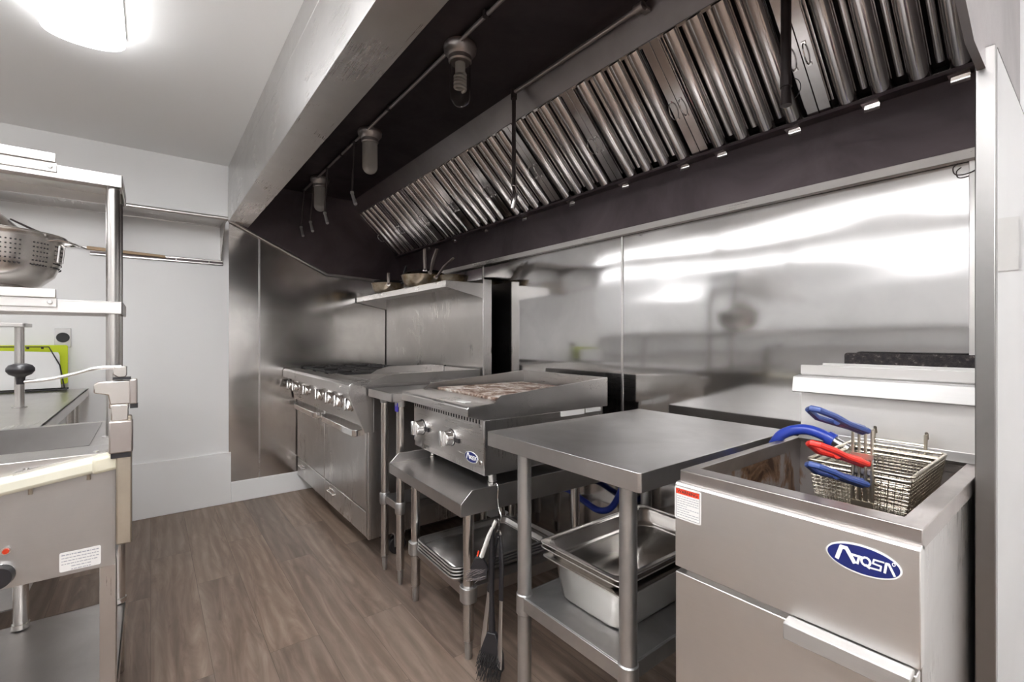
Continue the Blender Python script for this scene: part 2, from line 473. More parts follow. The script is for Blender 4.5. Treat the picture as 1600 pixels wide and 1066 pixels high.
# baffle filters
FW = .418; FS = Vector((0, -.345, .32)); FL = FS.length; FS.normalize(); FN = Vector((0, -FS.z, FS.y))   # FN faces down to the room
if FN.z > 0: FN = -FN
FO = Vector((0, -.050, 1.942))
def fmap(x, s, n): return Vector((x, 0, 0)) + FO + FS * s + FN * n
def fbox(m, x0, x1, s0, s1, n0, n1):
    vs = [m.b.verts.new(fmap(x, s_, n_)) for x in (x0, x1) for s_ in (s0, s1) for n_ in (n0, n1)]
    for f in ((0, 1, 3, 2), (4, 6, 7, 5), (0, 4, 5, 1), (2, 3, 7, 6), (0, 2, 6, 4), (1, 5, 7, 3)): m.b.faces.new([vs[i] for i in f])
def filter_part(x0):
    fe = MB(); fbox(fe, x0 + .001, x0 + .034, 0, FL, -.002, .012); fbox(fe, x0 + FW - .034, x0 + FW - .001, 0, FL, -.002, .012)
    fbox(fe, x0 + .034, x0 + FW - .034, FL - .012, FL, -.004, .004); fbox(fe, x0 + .034, x0 + FW - .034, 0, .006, -.004, .004)
    f = obj('baffle_filter', fe, 'steel_baffle', hood, bev=.001)
    rd = MB(); n = 4; pitch = (FW - .068) / n
    for i in range(n):
        xc = x0 + .034 + pitch * (i + .5); wd = .027
        prof = [(-wd, -.010), (-wd, .004), (-wd * .8, .014), (-wd * .4, .0205), (0, .022), (wd * .4, .0205), (wd * .8, .014), (wd, .004), (wd, -.010)]
        A = [rd.b.verts.new(fmap(xc + p[0], .005, p[1])) for p in prof]; B = [rd.b.verts.new(fmap(xc + p[0], FL - .004, p[1])) for p in prof]
        for k in range(len(prof) - 1): rd.b.faces.new((A[k], A[k + 1], B[k + 1], B[k]))
        rd.b.faces.new(A)
    obj('baffles', rd, 'steel_baffle', f, smooth=60)
    bk = MB(); fbox(bk, x0 + .034, x0 + FW - .034, .004, FL - .01, -.034, -.030); obj('gap_shade', bk, 'dark_gap', f)  # near-black sheet paints the shade between the baffles
    bk = MB()
    for i in range(n + 1):
        xc = x0 + .034 + pitch * i
        if i in (0, n): fbox(bk, xc - (.0 if i == 0 else .008), xc + (.008 if i == 0 else 0), .03, FL - .006, -.014, -.008); continue
        prof = [(-.0105, -.018), (-.0105, -.010), (-.006, -.006), (0, -.0045), (.006, -.006), (.0105, -.010), (.0105, -.018)]
        A = [bk.b.verts.new(fmap(xc + p[0], .03, p[1])) for p in prof]; B = [bk.b.verts.new(fmap(xc + p[0], FL - .004, p[1])) for p in prof]
        for k in range(len(prof) - 1): bk.b.faces.new((A[k], A[k + 1], B[k + 1], B[k]))
        bk.b.faces.new(A)
    obj('rear_baffles', bk, 'steel_baffle', f, smooth=60)
    for xc, hh in ((x0 + FW - .022, .030), (x0 + .018, .020)):
        h = MB(); pts = []
        for k in range(9):
            a = PI * k / 8; pts.append(fmap(xc - .004, FL * .44 - .034 * math.cos(a), .012 + hh * math.sin(a)))
        h.tube(pts, .0022, 8)
        for ss in (-.034, .034): fbox(h, xc - .009, xc + .003, FL * .44 + ss - .004, FL * .44 + ss + .004, .012, .016)
        obj('handle', h, 'chrome', f)
    return f
for i in range(9): filter_part(HX0 + .016 + FW * i)
for x in (2.86, 3.02, 3.28, 3.50, 3.70, 2.55, 2.2, 1.8, 1.4, 1.0, .6):
    obj('drip_tab', MB().prism([(-.030, 1.918), (-.064, 1.926), (-.064, 1.930), (-.030, 1.922)], x - .022, x + .022, 'x').box(x - .02, x + .02, -.032, -.028, 1.905, 1.92), 'chrome', hood)
# vapour-proof lamps under the hood top
def hood_lamp(x, kind):
    y = -.83; b = MB()
    b.lathe([(.0, 2.360), (.062, 2.360), (.066, 2.350), (.064, 2.335), (.052, 2.318), (.046, 2.312), (.046, 2.296), (.041, 2.290), (.0, 2.290)], (x, y, 0), 28)
    base = obj('hood_light', b, 'pipe_grey', hood)
    g = MB(); pr = [(.040, 2.300)]; r = .041
    pr += [(r, 2.28), (r, 2.16)]
    for k in range(1, 8):
        a = PI / 2 * k / 8; pr.append((r * math.cos(a), 2.16 - r * math.sin(a)))
    pr.append((.001, 2.119))
    g.lathe(pr, (x, y, 0), 28); obj('glass_globe', g, 'glass' if kind == 'spiral' else 'glass_frosted', base, sol=.002, smooth=60)
    if kind == 'spiral':
        s_ = MB(); pts = [(x + .021 * math.cos(t), y + .021 * math.sin(t), 2.245 - .0105 * t / (2 * PI) * 1.3) for t in [k * PI / 7 for k in range(0, 62)]]
        s_.tube(pts, .0058, 8); s_.cyl((x, y, 2.295), (x, y, 2.245), .02); obj('spiral_bulb', s_, 'cfl_white', base)
    else:
        s_ = MB(); s_.lathe([(.012, 2.295), (.014, 2.26), (.026, 2.235), (.030, 2.21), (.026, 2.188), (.012, 2.178), (.001, 2.176)], (x, y, 0), 20)
        obj('bulb', s_, 'glass_bulb', base, smooth=60)
hood_lamp(2.373, 'spiral'); hood_lamp(1.412, 'plain'); hood_lamp(.44, 'plain')

# suppression piping
def nozzle(mb, x, y, z, dx=.04, lean=.06):
    mb.tube([(x, y, z), (x + .003, y, z - .012)], .011, 12)
    mb.tube([(x + .003, y, z - .012), (x + dx, y, z - .085)], [.0085, .0105], 12)
fp = thing('suppression_pipe', 'thin fire suppression pipe running past the three hood lamps with four nozzles', 'pipe', (1.6, -.86, 2.345))
m = MB(); m.tube([(.135, -.86, 2.345), (3.79, -.86, 2.345)], .0075, 12); obj('pipe', m, 'pipe_grey', fp)
m = MB()
for x in (1.02, 1.75, 2.6, 3.3): obj('clip', MB().box(x - .008, x + .008, -.872, -.848, 2.335, 2.36), 'pipe_dark', fp)
for (xt, xb, zb) in ((.137, .0 + .03, 2.084), (.404, .301, 2.071), (.729, .663, 2.06), (1.255, 1.206, 2.065)):
    m = MB(); m.tube([(xt, -.86, 2.345), (xt - .01 if xt > .2 else xt, -.86, 2.33), (xb, -.86, zb)], .0065, 10)
    m.tube([(xt - .014, -.86, 2.345), (xt + .014, -.86, 2.345)], .011, 12)
    d = obj('drop_pipe', m, 'pipe_dark', fp)
    m = MB(); nozzle(m, xb, -.86, zb, .06); obj('nozzle', m, 'nozzle_cap', d)
rp = thing('suppression_pipe', 'suppression pipe along the filter bank with one long drop pipe over the charbroiler', 'pipe', (2.6, -.48, 2.33))
m = MB(); m.tube([(2.271, -.48, 2.329), (2.975, -.48, 2.329)], .0095, 12); m.tube([(2.95, -.48, 2.329), (2.985, -.48, 2.329)], .016, 12)
m.box(2.96, 2.985, -.49, -.44, 2.325, 2.334); obj('pipe', m, 'pipe_grey', rp)
m = MB(); m.tube([(2.271, -.48, 2.336), (2.271, -.48, 1.93)], .0095, 12); m.tube([(2.271, -.48, 2.345), (2.271, -.48, 2.30)], .0145, 12)
d = obj('drop_pipe', m, 'pipe_dark', rp)
m = MB(); m.tube([(2.271, -.48, 1.935), (2.271, -.48, 1.90)], .013, 8); m.tube([(2.271, -.48, 1.90), (2.282, -.48, 1.865), (2.262, -.48, 1.80)], [.009, .012, .012], 12)
obj('nozzle', m, 'chrome', d)
dp = thing('suppression_pipe', 'dark suppression drop pipe hanging in front of the filters above the fryer', 'pipe', (3.432, -.48, 2.36))
m = MB(); m.tube([(3.432, -.48, 2.36), (3.432, -.48, 1.88)], .0125, 14); obj('drop_pipe', m, 'pipe_dark', dp)
m = MB(); m.tube([(3.432, -.48, 1.885), (3.432, -.48, 1.86)], .015, 8); m.tube([(3.432, -.48, 1.86), (3.432, -.48, 1.812)], [.011, .014], 14)
obj('nozzle', m, 'pipe_dark', dp)
m = MB(); m.tube([(3.445 + .022 * math.sin(t), -.48, 1.848 + .028 * math.cos(t)) for t in [PI * k / 12 for k in range(1, 12)]], .0012, 6)
obj('cap_strap', m, 'black_plastic', dp)

# ================================================================== the range
R0, R1, RF = .022, 1.540, -.885
rg = thing('range', 'six burner stainless range with griddle, double ovens and a raised backguard shelf', 'range', (.78, -.5, 0))
obj('body', MB().box(R0, R1 - .002, -.86, -.10, .13, .90), 'steel_vertical', rg, bev=.003)
obj('underframe', MB().box(R0 + .05, R1 - .06, -.80, -.15, .10, .13), 'dark_gap', rg)
m = MB(); m.prism([(-.99, .905), (-.99, .955), (-.975, .968), (-.885, .968), (-.885, .86), (-.90, .855), (-.90, .90)], R0, R1 - .001, 'x')
obj('front_ledge', m, 'steel', rg, bev=.002)
obj('control_panel', MB().prism([(-.90, .90), (-.935, .90), (-.915, .735), (-.88, .735)], R0 + .02, R1 - .02, 'x'), 'steel', rg, bev=.002)
obj('end_bracket', MB().prism([(-.985, .955), (-.985, .89), (-.905, .70), (-.86, .70), (-.86, .955)], R1 - .02, R1 + .0015, 'x'), 'steel', rg, bev=.001)
obj('cooktop', MB().box(R0, R1, -.885, -.15, .90, .955), 'steel', rg, bev=.002)
obj('griddle_plate', MB().box(.95, R1 - .02, -.86, -.20, .955, .966), 'steel_worn', rg, bev=.002)
m = MB(); m.prism([(-.885, .955), (-.885, .968), (-.80, .995), (-.75, 1.004), (-.175, 1.010), (-.175, .955)], R1 - .010, R1, 'x')
m.prism([(-.66, .955), (-.60, .99), (-.52, 1.010), (-.19, 1.012), (-.19, .955)], .935, .945, 'x')
m.box(.945, 1.12, -.20, -.19, .955, 1.012); m.box(1.135, R1 - .01, -.20, -.19, .955, 1.010)
obj('griddle_splash', m, 'steel', rg, bev=.001)
obj('griddle_joint', MB().box(1.118, 1.137, -.197, -.187, .958, 1.016), 'black_iron', rg)
m = MB(); m.prism([(-.94, .968), (-.90, .978), (-.865, .979), (-.865, .968)], .94, R1 - .012, 'x'); obj('griddle_trough', m, 'steel', rg, bev=.003)
def burner_grate(cx, cy):
    m = MB(); z = .972; hw = .14
    for a in (-hw, 0, hw):
        m.box(cx - hw, cx + hw, cy + a - .006, cy + a + .006, z - .008, z + .006); m.box(cx + a - .006, cx + a + .006, cy - hw, cy + hw, z - .008, z + .006)
    for k in range(8):
        a = PI * k / 4 + PI / 8; m.box(-.055, .055, -.005, .005, z - .006, z + .010, Matrix.Translation((cx + .085 * math.cos(a), cy + .085 * math.sin(a), 0)) @ Matrix.Rotation(a, 4, 'Z'))
    for sx in (-1, 1):
        for sy in (-1, 1): m.box(cx + sx * hw - .008, cx + sx * hw + .008, cy + sy * hw - .008, cy + sy * hw + .008, .955, z + .004)
    g = obj('burner_grate', m, 'black_iron', rg, bev=.001)
    m = MB(); m.lathe([(0, .955), (.045, .955), (.045, .962), (.03, .969), (0, .969)], (cx, cy, 0), 20); obj('burner_head', m, 'black_iron', g)
for cy in (-.70, -.37):
    for cx in (.18, .48, .78): burner_grate(cx, cy)
def knob(parent, x, y, z, ax=Vector((0, -1, .12)), r=.031, rz=.3):
    ax = ax.normalized(); q = Vector((0, 0, 1)).rotation_difference(ax).to_matrix().to_4x4()
    M = Matrix.Translation((x, y, z)) @ q
    m = MB(); m.lathe([(.0, 0), (r * 1.08, 0), (r * 1.08, .006), (r * .98, .010), (r * .98, .026), (r * .88, .032), (0, .032)], (0, 0, 0), 28, M=M)
    k = obj('knob', m, 'chrome', parent, smooth=40)
    m = MB(); m.box(-r * .30, r * .30, -r * .99, r * .99, .030, .048, M @ Matrix.Rotation(rz, 4, 'Z')); obj('grip', m, 'chrome', k, bev=.004)
for x in (.28, .575, .876, 1.09, 1.26, 1.44): knob(rg, x, -.934, .842, r=.034)
knob(rg, .11, -.934, .842, r=.034)
def oven_door(x0, x1):
    d = obj('oven_door', MB().box(x0, x1, RF - .004, -.862, .276, .722), 'steel_vertical', rg, bev=.004)
    a, b = x0 + .03, x1 - .03; L = b - a
    path = [(a, -.89), (a + .02, -.925), (a + .10, -.943), (b - .16, -.948), (b - .02, -.945), (b, -.93), (b, -.889)]
    m = MB()
    pin = [(x, y + .012) for x, y in path]
    top = .708; lo = .672
    A = [m.b.verts.new((x, y, top)) for x, y in path]; B = [m.b.verts.new((x, y, lo)) for x, y in path]
    C_ = [m.b.verts.new((min(max(x, a + .008), b - .008), min(y + .012, -.889), top)) for x, y in path]; D_ = [m.b.verts.new((min(max(x, a + .008), b - .008), min(y + .012, -.889), lo)) for x, y in path]
    for i in range(len(path) - 1):
        m.b.faces.new((A[i], A[i + 1], B[i + 1], B[i])); m.b.faces.new((C_[i], D_[i], D_[i + 1], C_[i + 1]))
        m.b.faces.new((A[i], C_[i], C_[i + 1], A[i + 1])); m.b.faces.new((B[i], B[i + 1], D_[i + 1], D_[i]))
    obj('handle', m, 'chrome', d, bev=.003)
oven_door(R0 + .01, .750); oven_door(.762, 1.502)
def kick_drawer(x0, x1):
    d = obj('kick_drawer', MB().box(x0, x1, RF - .002, -.862, .134, .268), 'steel_vertical', rg, bev=.003)
    m = MB(); c = x0 + .16; m.tube([(c - .06, RF, .225), (c - .06, RF - .018, .225), (c + .06, RF - .018, .225), (c + .06, RF, .225)], .005, 8); m.box(c - .066, c + .066, RF - .004, RF - .001, .212, .24)
    obj('handle', m, 'chrome', d)
kick_drawer(R0 + .01, .750); kick_drawer(.762, 1.502)
m = MB(); m.box(1.506, 1.512, -.888, -.862, .134, .88); m.box(1.516, R1, -.886, -.84, .13, .70); obj('end_trim', m, 'steel_vertical', rg, bev=.001)
obj('backguard', MB().box(R0, R1 - .002, -.152, -.085, .955, 1.573), 'steel_vertical', rg, bev=.003)
m = MB(); m.box(R0, R1 - .004, -.418, -.15, 1.540, 1.546); m.box(R0, R1 - .004, -.418, -.413, 1.506, 1.544)
sh = obj('backguard_shelf', m, 'steel', rg, bev=.001)
for xa in (R1 - .008, R0):
    m = MB(); m.prism([(-.418, 1.506), (-.418, 1.544), (-.15, 1.544), (-.15, 1.452)], xa, xa + .005, 'x'); obj('shelf_bracket', m, 'steel', sh, bev=.001)
for x, y in ((.12, -.76), (.12, -.2), (1.42, -.2)):
    m = MB(); m.lathe([(.024, .13), (.024, .06), (.018, .05), (.020, .01), (.016, 0)], (x, y, 0), 18, cap=True); obj('leg', m, 'galvanised', rg)

m = MB(); m.box(1.466, 1.534, -.745, -.675, .118, .130); m.box(1.474, 1.480, -.735, -.685, .045, .12); m.box(1.520, 1.526, -.735, -.685, .045, .12)
cs = obj('caster', m, 'galvanised', rg, bev=.002)
m = MB(); m.cyl((1.484, -.71, .05), (1.516, -.71, .05), .05, seg=28); obj('wheel', m, 'black_plastic', cs, bev=.004)
# frying pans on the range shelf
def frying_pan(x, y, z, r, h, ang, tilt, label, hl=.19, lift=.55, mat='seasoned_steel', grp='frying pans on the range shelf'):
    t = thing('frying_pan', label, 'frying pan', (x, y, z), 0, grp)
    m = MB(); m.lathe([(0, .0), (r * .72, .0), (r * .80, .006), (r * .92, h * .5), (r, h), (r * 1.02, h + .001), (r * .985, h - .001), (r * .90, h * .5), (r * .78, .009), (0, .004)], (0, 0, 0), 36)
    obj('pan_body', m, mat, t, smooth=50, local=True)
    d = Vector((math.cos(ang), math.sin(ang), 0)); s = d * r * .97 + Vector((0, 0, h * .75))
    m = MB(); P = [s, s + d * .03 + Vector((0, 0, .012)), s + d * hl * .5 * math.cos(lift) + Vector((0, 0, hl * .5 * math.sin(lift) + .008)), s + d * hl * math.cos(lift) + Vector((0, 0, hl * math.sin(lift)))]
    m.tube(P, [.010, .009, .012, .010], 10, flat=(Vector((0, 0, 1)), .5)); m.tube([s + d * -.006, s + d * .012], .014, 10)
    obj('handle', m, 'black_iron' if tilt else 'pipe_grey', t, local=True)
    return t
ZS = 1.5475
frying_pan(.53, -.350, ZS, .125, .072, math.radians(-22), 0, 'leftmost pan of the lower layer, small tan frying pan on the range shelf', lift=.9, hl=.1)
frying_pan(.545, -.345, ZS + .056, .116, .032, math.radians(30), 1, 'dark pan stacked on the leftmost tan pan of the range shelf', lift=1.25, hl=.13, mat='black_iron')
frying_pan(1.06, -.325, ZS, .145, .078, math.radians(8), 0, 'big tan frying pan in the middle of the range shelf, bottom of its stack', lift=.5, hl=.22)
frying_pan(1.065, -.315, ZS + .064, .134, .030, math.radians(-12), 0, 'pan with raised grey handle stacked in the big tan frying pan', lift=.66, hl=.21, mat='pan_steel')
frying_pan(1.055, -.305, ZS + .086, .110, .024, math.radians(-28), 0, 'small dark pan with upright handle on top of the middle pan stack', lift=.8, hl=.17, mat='black_iron')
frying_pan(1.37, -.262, ZS, .092, .052, math.radians(160), 1, 'small dark-rimmed pan at the right end of the range shelf', hl=.08, lift=.4, mat='seasoned_steel')
m = MB(); m.lathe([(0, 0), (.028, 0), (.030, .004), (.030, .075), (.027, .075), (.027, .004), (0, .003)], (.36, -.26, ZS + .0), 24)
cu = obj('metal_cup', m, 'chrome'); tag(cu, 'small shiny metal cup behind the leftmost pans on the range shelf', 'cup')

# ================================================================== filler table between range and charbroiler
FX0, FX1, FY0, FY1, FZ = 1.556, 1.862, -.895, -.14, .938
ft = thing('filler_table', 'narrow stainless filler table squeezed between the range and the charbroiler', 'table', (1.70, -.5, 0))
m = MB(); m.box(FX0, FX1, FY0, FY1, FZ - .004, FZ); m.box(FX0, FX1, FY0, FY0 + .006, FZ - .042, FZ); m.box(FX0, FX1, FY1 - .006, FY1, FZ - .042, FZ)
m.box(FX0, FX0 + .006, FY0, FY1, FZ - .042, FZ); m.box(FX1 - .006, FX1, FY0, FY1, FZ - .042, FZ); obj('tabletop', m, 'steel_table', ft, bev=.0015)
for x, y in ((1.640, -.838), (1.826, -.836), (1.640, -.22), (1.826, -.22)):
    l = leg('leg', x, y, FZ - .004, ft, r=.0195)
    m = MB(); m.lathe([(.0235, .402), (.0255, .398), (.0255, .350), (.0235, .345)], (x, y, 0), 24, cap=True); obj('collar', m, 'galvanised', l)
    m = MB(); m.lathe([(.023, FZ - .005), (.0255, FZ - .05), (.0225, FZ - .07)], (x, y, 0), 24, cap=True); obj('gusset', m, 'galvanised', l)
m = MB(); m.box(1.640, 1.826, -.84, -.22, .385, .390); m.box(1.640, 1.826, -.845, -.838, .355, .390); m.box(1.816, 1.826, -.84, -.22, .355, .39); obj('undershelf', m, 'steel_table', ft, bev=.001)
obj('leg_sticker', MB().box(1.812, 1.842, -.8585, -.8545, .845, .888), 'sticker_blue', ft)

# ================================================================== charbroiler stand
TR = math.radians(-2.0)
SX, SY = 2.245, -.585
st = thing('equipment_stand', 'stainless equipment stand with turned-up edges carrying the charbroiler', 'stand', (SX, SY, 0), TR)
hw = .336; yf = -.350; yb = .36; SZ = .62
m = MB()
m.box(-hw, hw, yf, yb, SZ - .004, SZ)
m.box(-hw, hw, yf, yf + .004, SZ - .044, SZ)
for s_ in (-1, 1):
    xx = sorted((s_ * hw, s_ * (hw - .004)))
    m.prism([(yf, SZ - .044), (yf, SZ), (yf + .045, SZ + .042), (yb, SZ + .042), (yb, SZ - .044)], xx[0], xx[1], 'x')
m.box(-hw, hw, yb - .004, yb, SZ - .044, SZ + .042)
obj('top', m, 'steel_table', st, bev=.001, local=True)
def lleg(x, y, ztop, parent, r, cz=None, bracket=False):
    m = MB(); m.cyl((x, y, .07), (x, y, ztop), r, seg=24); l = obj('leg', m, 'tube_steel', parent, local=True)
    f = MB(); f.lathe([(r * .9, .078), (r * .9, .066), (r * .72, .062), (r * .66, .01), (r * .6, 0)], (x, y, 0), 20, cap=True); obj('foot', f, 'galvanised', l, local=True)
    g = MB(); g.lathe([(r * 1.45, ztop), (r * 1.45, ztop - .012), (r * 1.18, ztop - .04)], (x, y, 0), 24, cap=True); obj('gusset', g, 'galvanised', l, local=True)
    if cz:
        c = MB()
        if bracket: c.prism(rect_round(x - .03, x + .03, y - .03, y + .03, .022), cz - .05, cz + .006, 'z')
        else: c.lathe([(r * 1.12, cz + .006), (r * 1.25, cz), (r * 1.25, cz - .052), (r * 1.12, cz - .056)], (x, y, 0), 24, cap=True)
        obj('collar', c, 'galvanised', l, bev=.002, local=True)
    return l
for x in (-.238, .238):
    for y in (-.262, .285): lleg(x, y, SZ - .006, st, .0205, .265, True)
m = MB(); m.box(-.238, .238, -.262, .285, .255, .260); m.box(-.238, .238, -.268, -.262, .215, .260); m.box(.236, .242, -.262, .285, .215, .26); m.box(-.242, -.236, -.262, .285, .215, .26)
obj('undershelf', m, 'steel_worn', st, bev=.001, local=True)

# sheet pans on the stand
def sheet_pan(x, y, z, rz, label, grp):
    t = thing('sheet_pan', label, 'sheet pan', (x, y, z), rz, grp)
    w_, d_, h_ = .165, .228, .025
    m = MB()
    R = lambda k, zz, r: [(px_, py_, zz) for px_, py_ in rect_round(-w_ * 1 + k, w_ - k, -d_ + k, d_ - k, r)]
    loft(m, [R(.020, .002, .02), R(.012, .004, .026), R(.004, h_ - .004, .032), R(.0, h_, .034), R(-.006, h_ + .001, .036), R(-.008, h_ - .004, .036)])
    m.b.faces.new([m.b.verts.new(p) for p in R(.020, .002, .02)])
    obj('tray', m, 'aluminium', t, local=True, sol=.001, smooth=50)
    m = MB(); m.tube([(p[0], p[1], h_ - .001) for p in R(-.007, 0, .036)], .0035, 8, closed=True); obj('rolled_rim', m, 'aluminium', t, local=True)
for i, lb in enumerate(('lowest of the four half-size sheet pans nested under the charbroiler', 'second from the bottom of the four nested half-size sheet pans',
                        'third from the bottom of the four nested half-size sheet pans', 'topmost aluminium sheet pan of the nested stack under the charbroiler')):
    sheet_pan(2.268 + .002 * i, -.655, .262 + .0135 * i, TR, lb, 'sheet pans nested on the stand')

# ================================================================== charbroiler
BX, BY = 2.175, -.475
cb = thing('charbroiler', 'countertop gas charbroiler with two chrome knobs and a scorched grate', 'charbroiler', (BX, BY, SZ), TR)
bw = .320; bf = -.308; bb = .345
Z = lambda z: z - SZ
obj('body', MB().box(-bw, bw, bf + .004, bb, Z(.675), Z(.885)), 'steel_vertical', cb, bev=.002, local=True)
fpn = obj('front_panel', MB().box(-bw, bw, bf, bf + .004, Z(.700), Z(.905)), 'steel', cb, bev=.001, local=True)
m = MB()
for k in range(27):
    x = -bw + .02 + k * (2 * bw - .05) / 26
    m.box(x - .0035, x + .0035, bf - .0012, bf, Z(.868), Z(.892))
obj('vent_slots', m, 'dark_gap', fpn, local=True)
m = MB()
for x, z in ((-bw + .02, .72), (bw - .02, .72), (bw - .022, .86)):
    obj('rivet', MB().cyl((x, bf - .003, Z(z)), (x, bf, Z(z)), .007, seg=12), 'chrome', fpn, local=True)
m = MB(); m.prism([(bf - .072, Z(.905)), (bf - .072, Z(.936)), (bf - .066, Z(.943)), (bf + .09, Z(.950)), (bf + .09, Z(.885)), (bf, Z(.892)), (bf, Z(.905))], -bw - .002, bw + .002, 'x')
obj('front_ledge', m, 'steel', cb, bev=.002, local=True)
obj('ledge_label', MB().box(.17, .235, bf - .02, bf + .01, Z(.9452), Z(.9475), Matrix.Rotation(.045, 4, 'X') @ Matrix.Translation((0, 0, .0155))), 'label_white', cb, local=True)
m = MB()
for s_ in (-1, 1):
    xx = sorted((s_ * (bw + .002), s_ * (bw - .006)))
    m.prism([(bf - .068, Z(.905)), (bf - .068, Z(.940)), (bf + .045, Z(.945)), (bf + .085, Z(.975)), (bb + .03, Z(1.018)), (bb + .03, Z(.885)), (bf, Z(.885))], xx[0], xx[1], 'x')
    m.box(min(s_ * (bw - .006), s_ * (bw - .022)), max(s_ * (bw - .006), s_ * (bw - .022)), bf + .10, bb + .02, Z(.99), Z(.992)) if False else None
m.box(-bw, bw, bb + .020, bb + .03, Z(.885), Z(1.018))
obj('splash_guard', m, 'steel', cb, bev=.001, local=True)
obj('floor_of_grate', MB().box(-bw + .01, bw - .01, bf + .09, bb + .02, Z(.885), Z(.925)), 'dark_gap', cb, local=True)
for k in range(5):
    x0 = -.255 + k * .1035; m = MB()
    for j in range(8):
        m.box(x0 + j * .0125, x0 + j * .0125 + .0105, bf + .095, bb - .035, Z(.940), Z(.960))
    m.box(x0, x0 + .098, bf + .095, bf + .105, Z(.935), Z(.956)); m.box(x0, x0 + .098, bb - .045, bb - .035, Z(.935), Z(.956)); m.box(x0, x0 + .098, 0, .01, Z(.935), Z(.955))
    obj('grate', m, 'burnt_grate', cb, bev=.0012, local=True)
def lknob(parent, x, y, z, r):
    q = Vector((0, 0, 1)).rotation_difference(Vector((0, -1, 0))).to_matrix().to_4x4(); M = Matrix.Translation((x, y, z)) @ q
    m = MB(); m.lathe([(0, 0), (r * 1.02, 0), (r * 1.02, .006), (r * .94, .010), (r * .94, .026), (r * .84, .032), (0, .032)], (0, 0, 0), 28, M=M)
    k = obj('knob', m, 'chrome', parent, smooth=40, local=True)
    m = MB(); m.box(-r * .28, r * .28, -r * .97, r * .97, .030, .052, M @ Matrix.Rotation(.15, 4, 'Z')); obj('grip', m, 'chrome', k, bev=.004, local=True)
    m = MB(); m.cyl((x, y + .001, z), (x, y + .006, z), r * 1.1, seg=24); m.box(x + r * .6, x + r * 2.2, y - .004, y + .006, z - .012, z + .006); obj('pilot_slot', m, 'black_plastic', k, local=True)
lknob(cb, -.225, bf - .003, Z(.778), .034); lknob(cb, .062, bf - .003, Z(.778), .034)
def badge(parent, o, u, v, n, w_, h_, local=False, name='badge'):
    """oval blue badge with white rim and the maker's letters"""
    o, u, v, n = Vector(o), Vector(u), Vector(v), Vector(n)
    def ell(mb, a, b, t0, t1):
        K = 48
        A = [mb.b.verts.new(o + u * a * math.cos(2 * PI * k / K) + v * b * math.sin(2 * PI * k / K) + n * t0) for k in range(K)]
        B = [mb.b.verts.new(o + u * a * math.cos(2 * PI * k / K) + v * b * math.sin(2 * PI * k / K) + n * t1) for k in range(K)]
        for k in range(K): mb.b.faces.new((A[k], A[(k + 1) % K], B[(k + 1) % K], B[k]))
        mb.b.faces.new(B); mb.b.faces.new(A[::-1])
    m = MB(); ell(m, w_ / 2, h_ / 2, 0, .0012); p = obj(name, m, 'badge_white', parent, local=local)
    m = MB(); ell(m, w_ / 2 * .955, h_ / 2 * .90, .0012, .0018); obj('badge_field', m, 'badge_blue', p, local=local)
    # letter strokes in units where the badge is 2 wide and 1 high-ish
    sx, sy = w_ / 2, h_ / 2
    pl = (o + n * .0018, u * 1.0, v * 1.0, n)
    def q(L): return [[(a * sx, b * sy) for a, b in l] for l in L]
    big = q([[(-.68, -.34), (-.56, .52), (-.42, .52), (-.20, -.30)]])
    mid = q([[(-.30, .20), (.04, .20)], [(-.07, .20), (-.12, -.30)]])
    oo = q([[(.10 + .115 * math.cos(2 * PI * k / 14), -.0 + .27 * math.sin(2 * PI * k / 14)) for k in range(15)], [(.10, -.22), (.20, -.36)]])
    ss = q([[(.56, .30), (.31, .29), (.28, .03), (.49, -.01), (.47, -.30), (.20, -.32)]])
    aa = q([[(.58, -.34), (.62, .28), (.68, .28), (.82, -.36)]])
    m = MB(); m.strokes(big, w_ * .056, pl); m.strokes(mid, w_ * .034, pl); m.strokes(oo, w_ * .030, pl); m.strokes(ss, w_ * .023, pl); m.strokes(aa, w_ * .032, pl)
    m.strokes(q([[(.80 + .035 * math.cos(2 * PI * k / 10), .36 + .10 * math.sin(2 * PI * k / 10)) for k in range(11)]]), w_ * .010, pl)
    obj('badge_letters', m, 'badge_white', p, local=local)
badge(cb, (.232, bf - .0005, Z(.728)), (1, 0, 0), (0, 0, 1), (0, -1, 0), .100, .044, local=True)
m = MB(); m.prism([(bf + .012, Z(.668)), (bf + .012, Z(.690)), (bf + .018, Z(.697)), (bf + .35, Z(.697)), (bf + .35, Z(.668))], -bw + .06, bw - .012, 'x'); m.box(-bw + .09, -bw + .13, bf + .006, bf + .012, Z(.674), Z(.694)); m.box(-.02, .01, bf + .006, bf + .012, Z(.672), Z(.696))
obj('drip_tray', m, 'aluminium', cb, bev=.001, local=True)
for x in (-.265, .268):
    for y in (bf + .075, bb - .08):
        m = MB(); m.lathe([(.024, Z(.676)), (.024, Z(.668)), (.0165, Z(.664)), (.0165, Z(.628)), (.020, Z(.626)), (.020, 0.0)], (x, y, 0), 20, cap=True); obj('foot', m, 'tube_steel', cb, local=True)
m = MB(); m.box(bw, bw + .0015, .085, .225, Z(.862), Z(.888)); m.box(bw, bw + .0015, .235, .33, Z(.866), Z(.888)); obj('rating_label', m, 'label_white', cb, local=True)

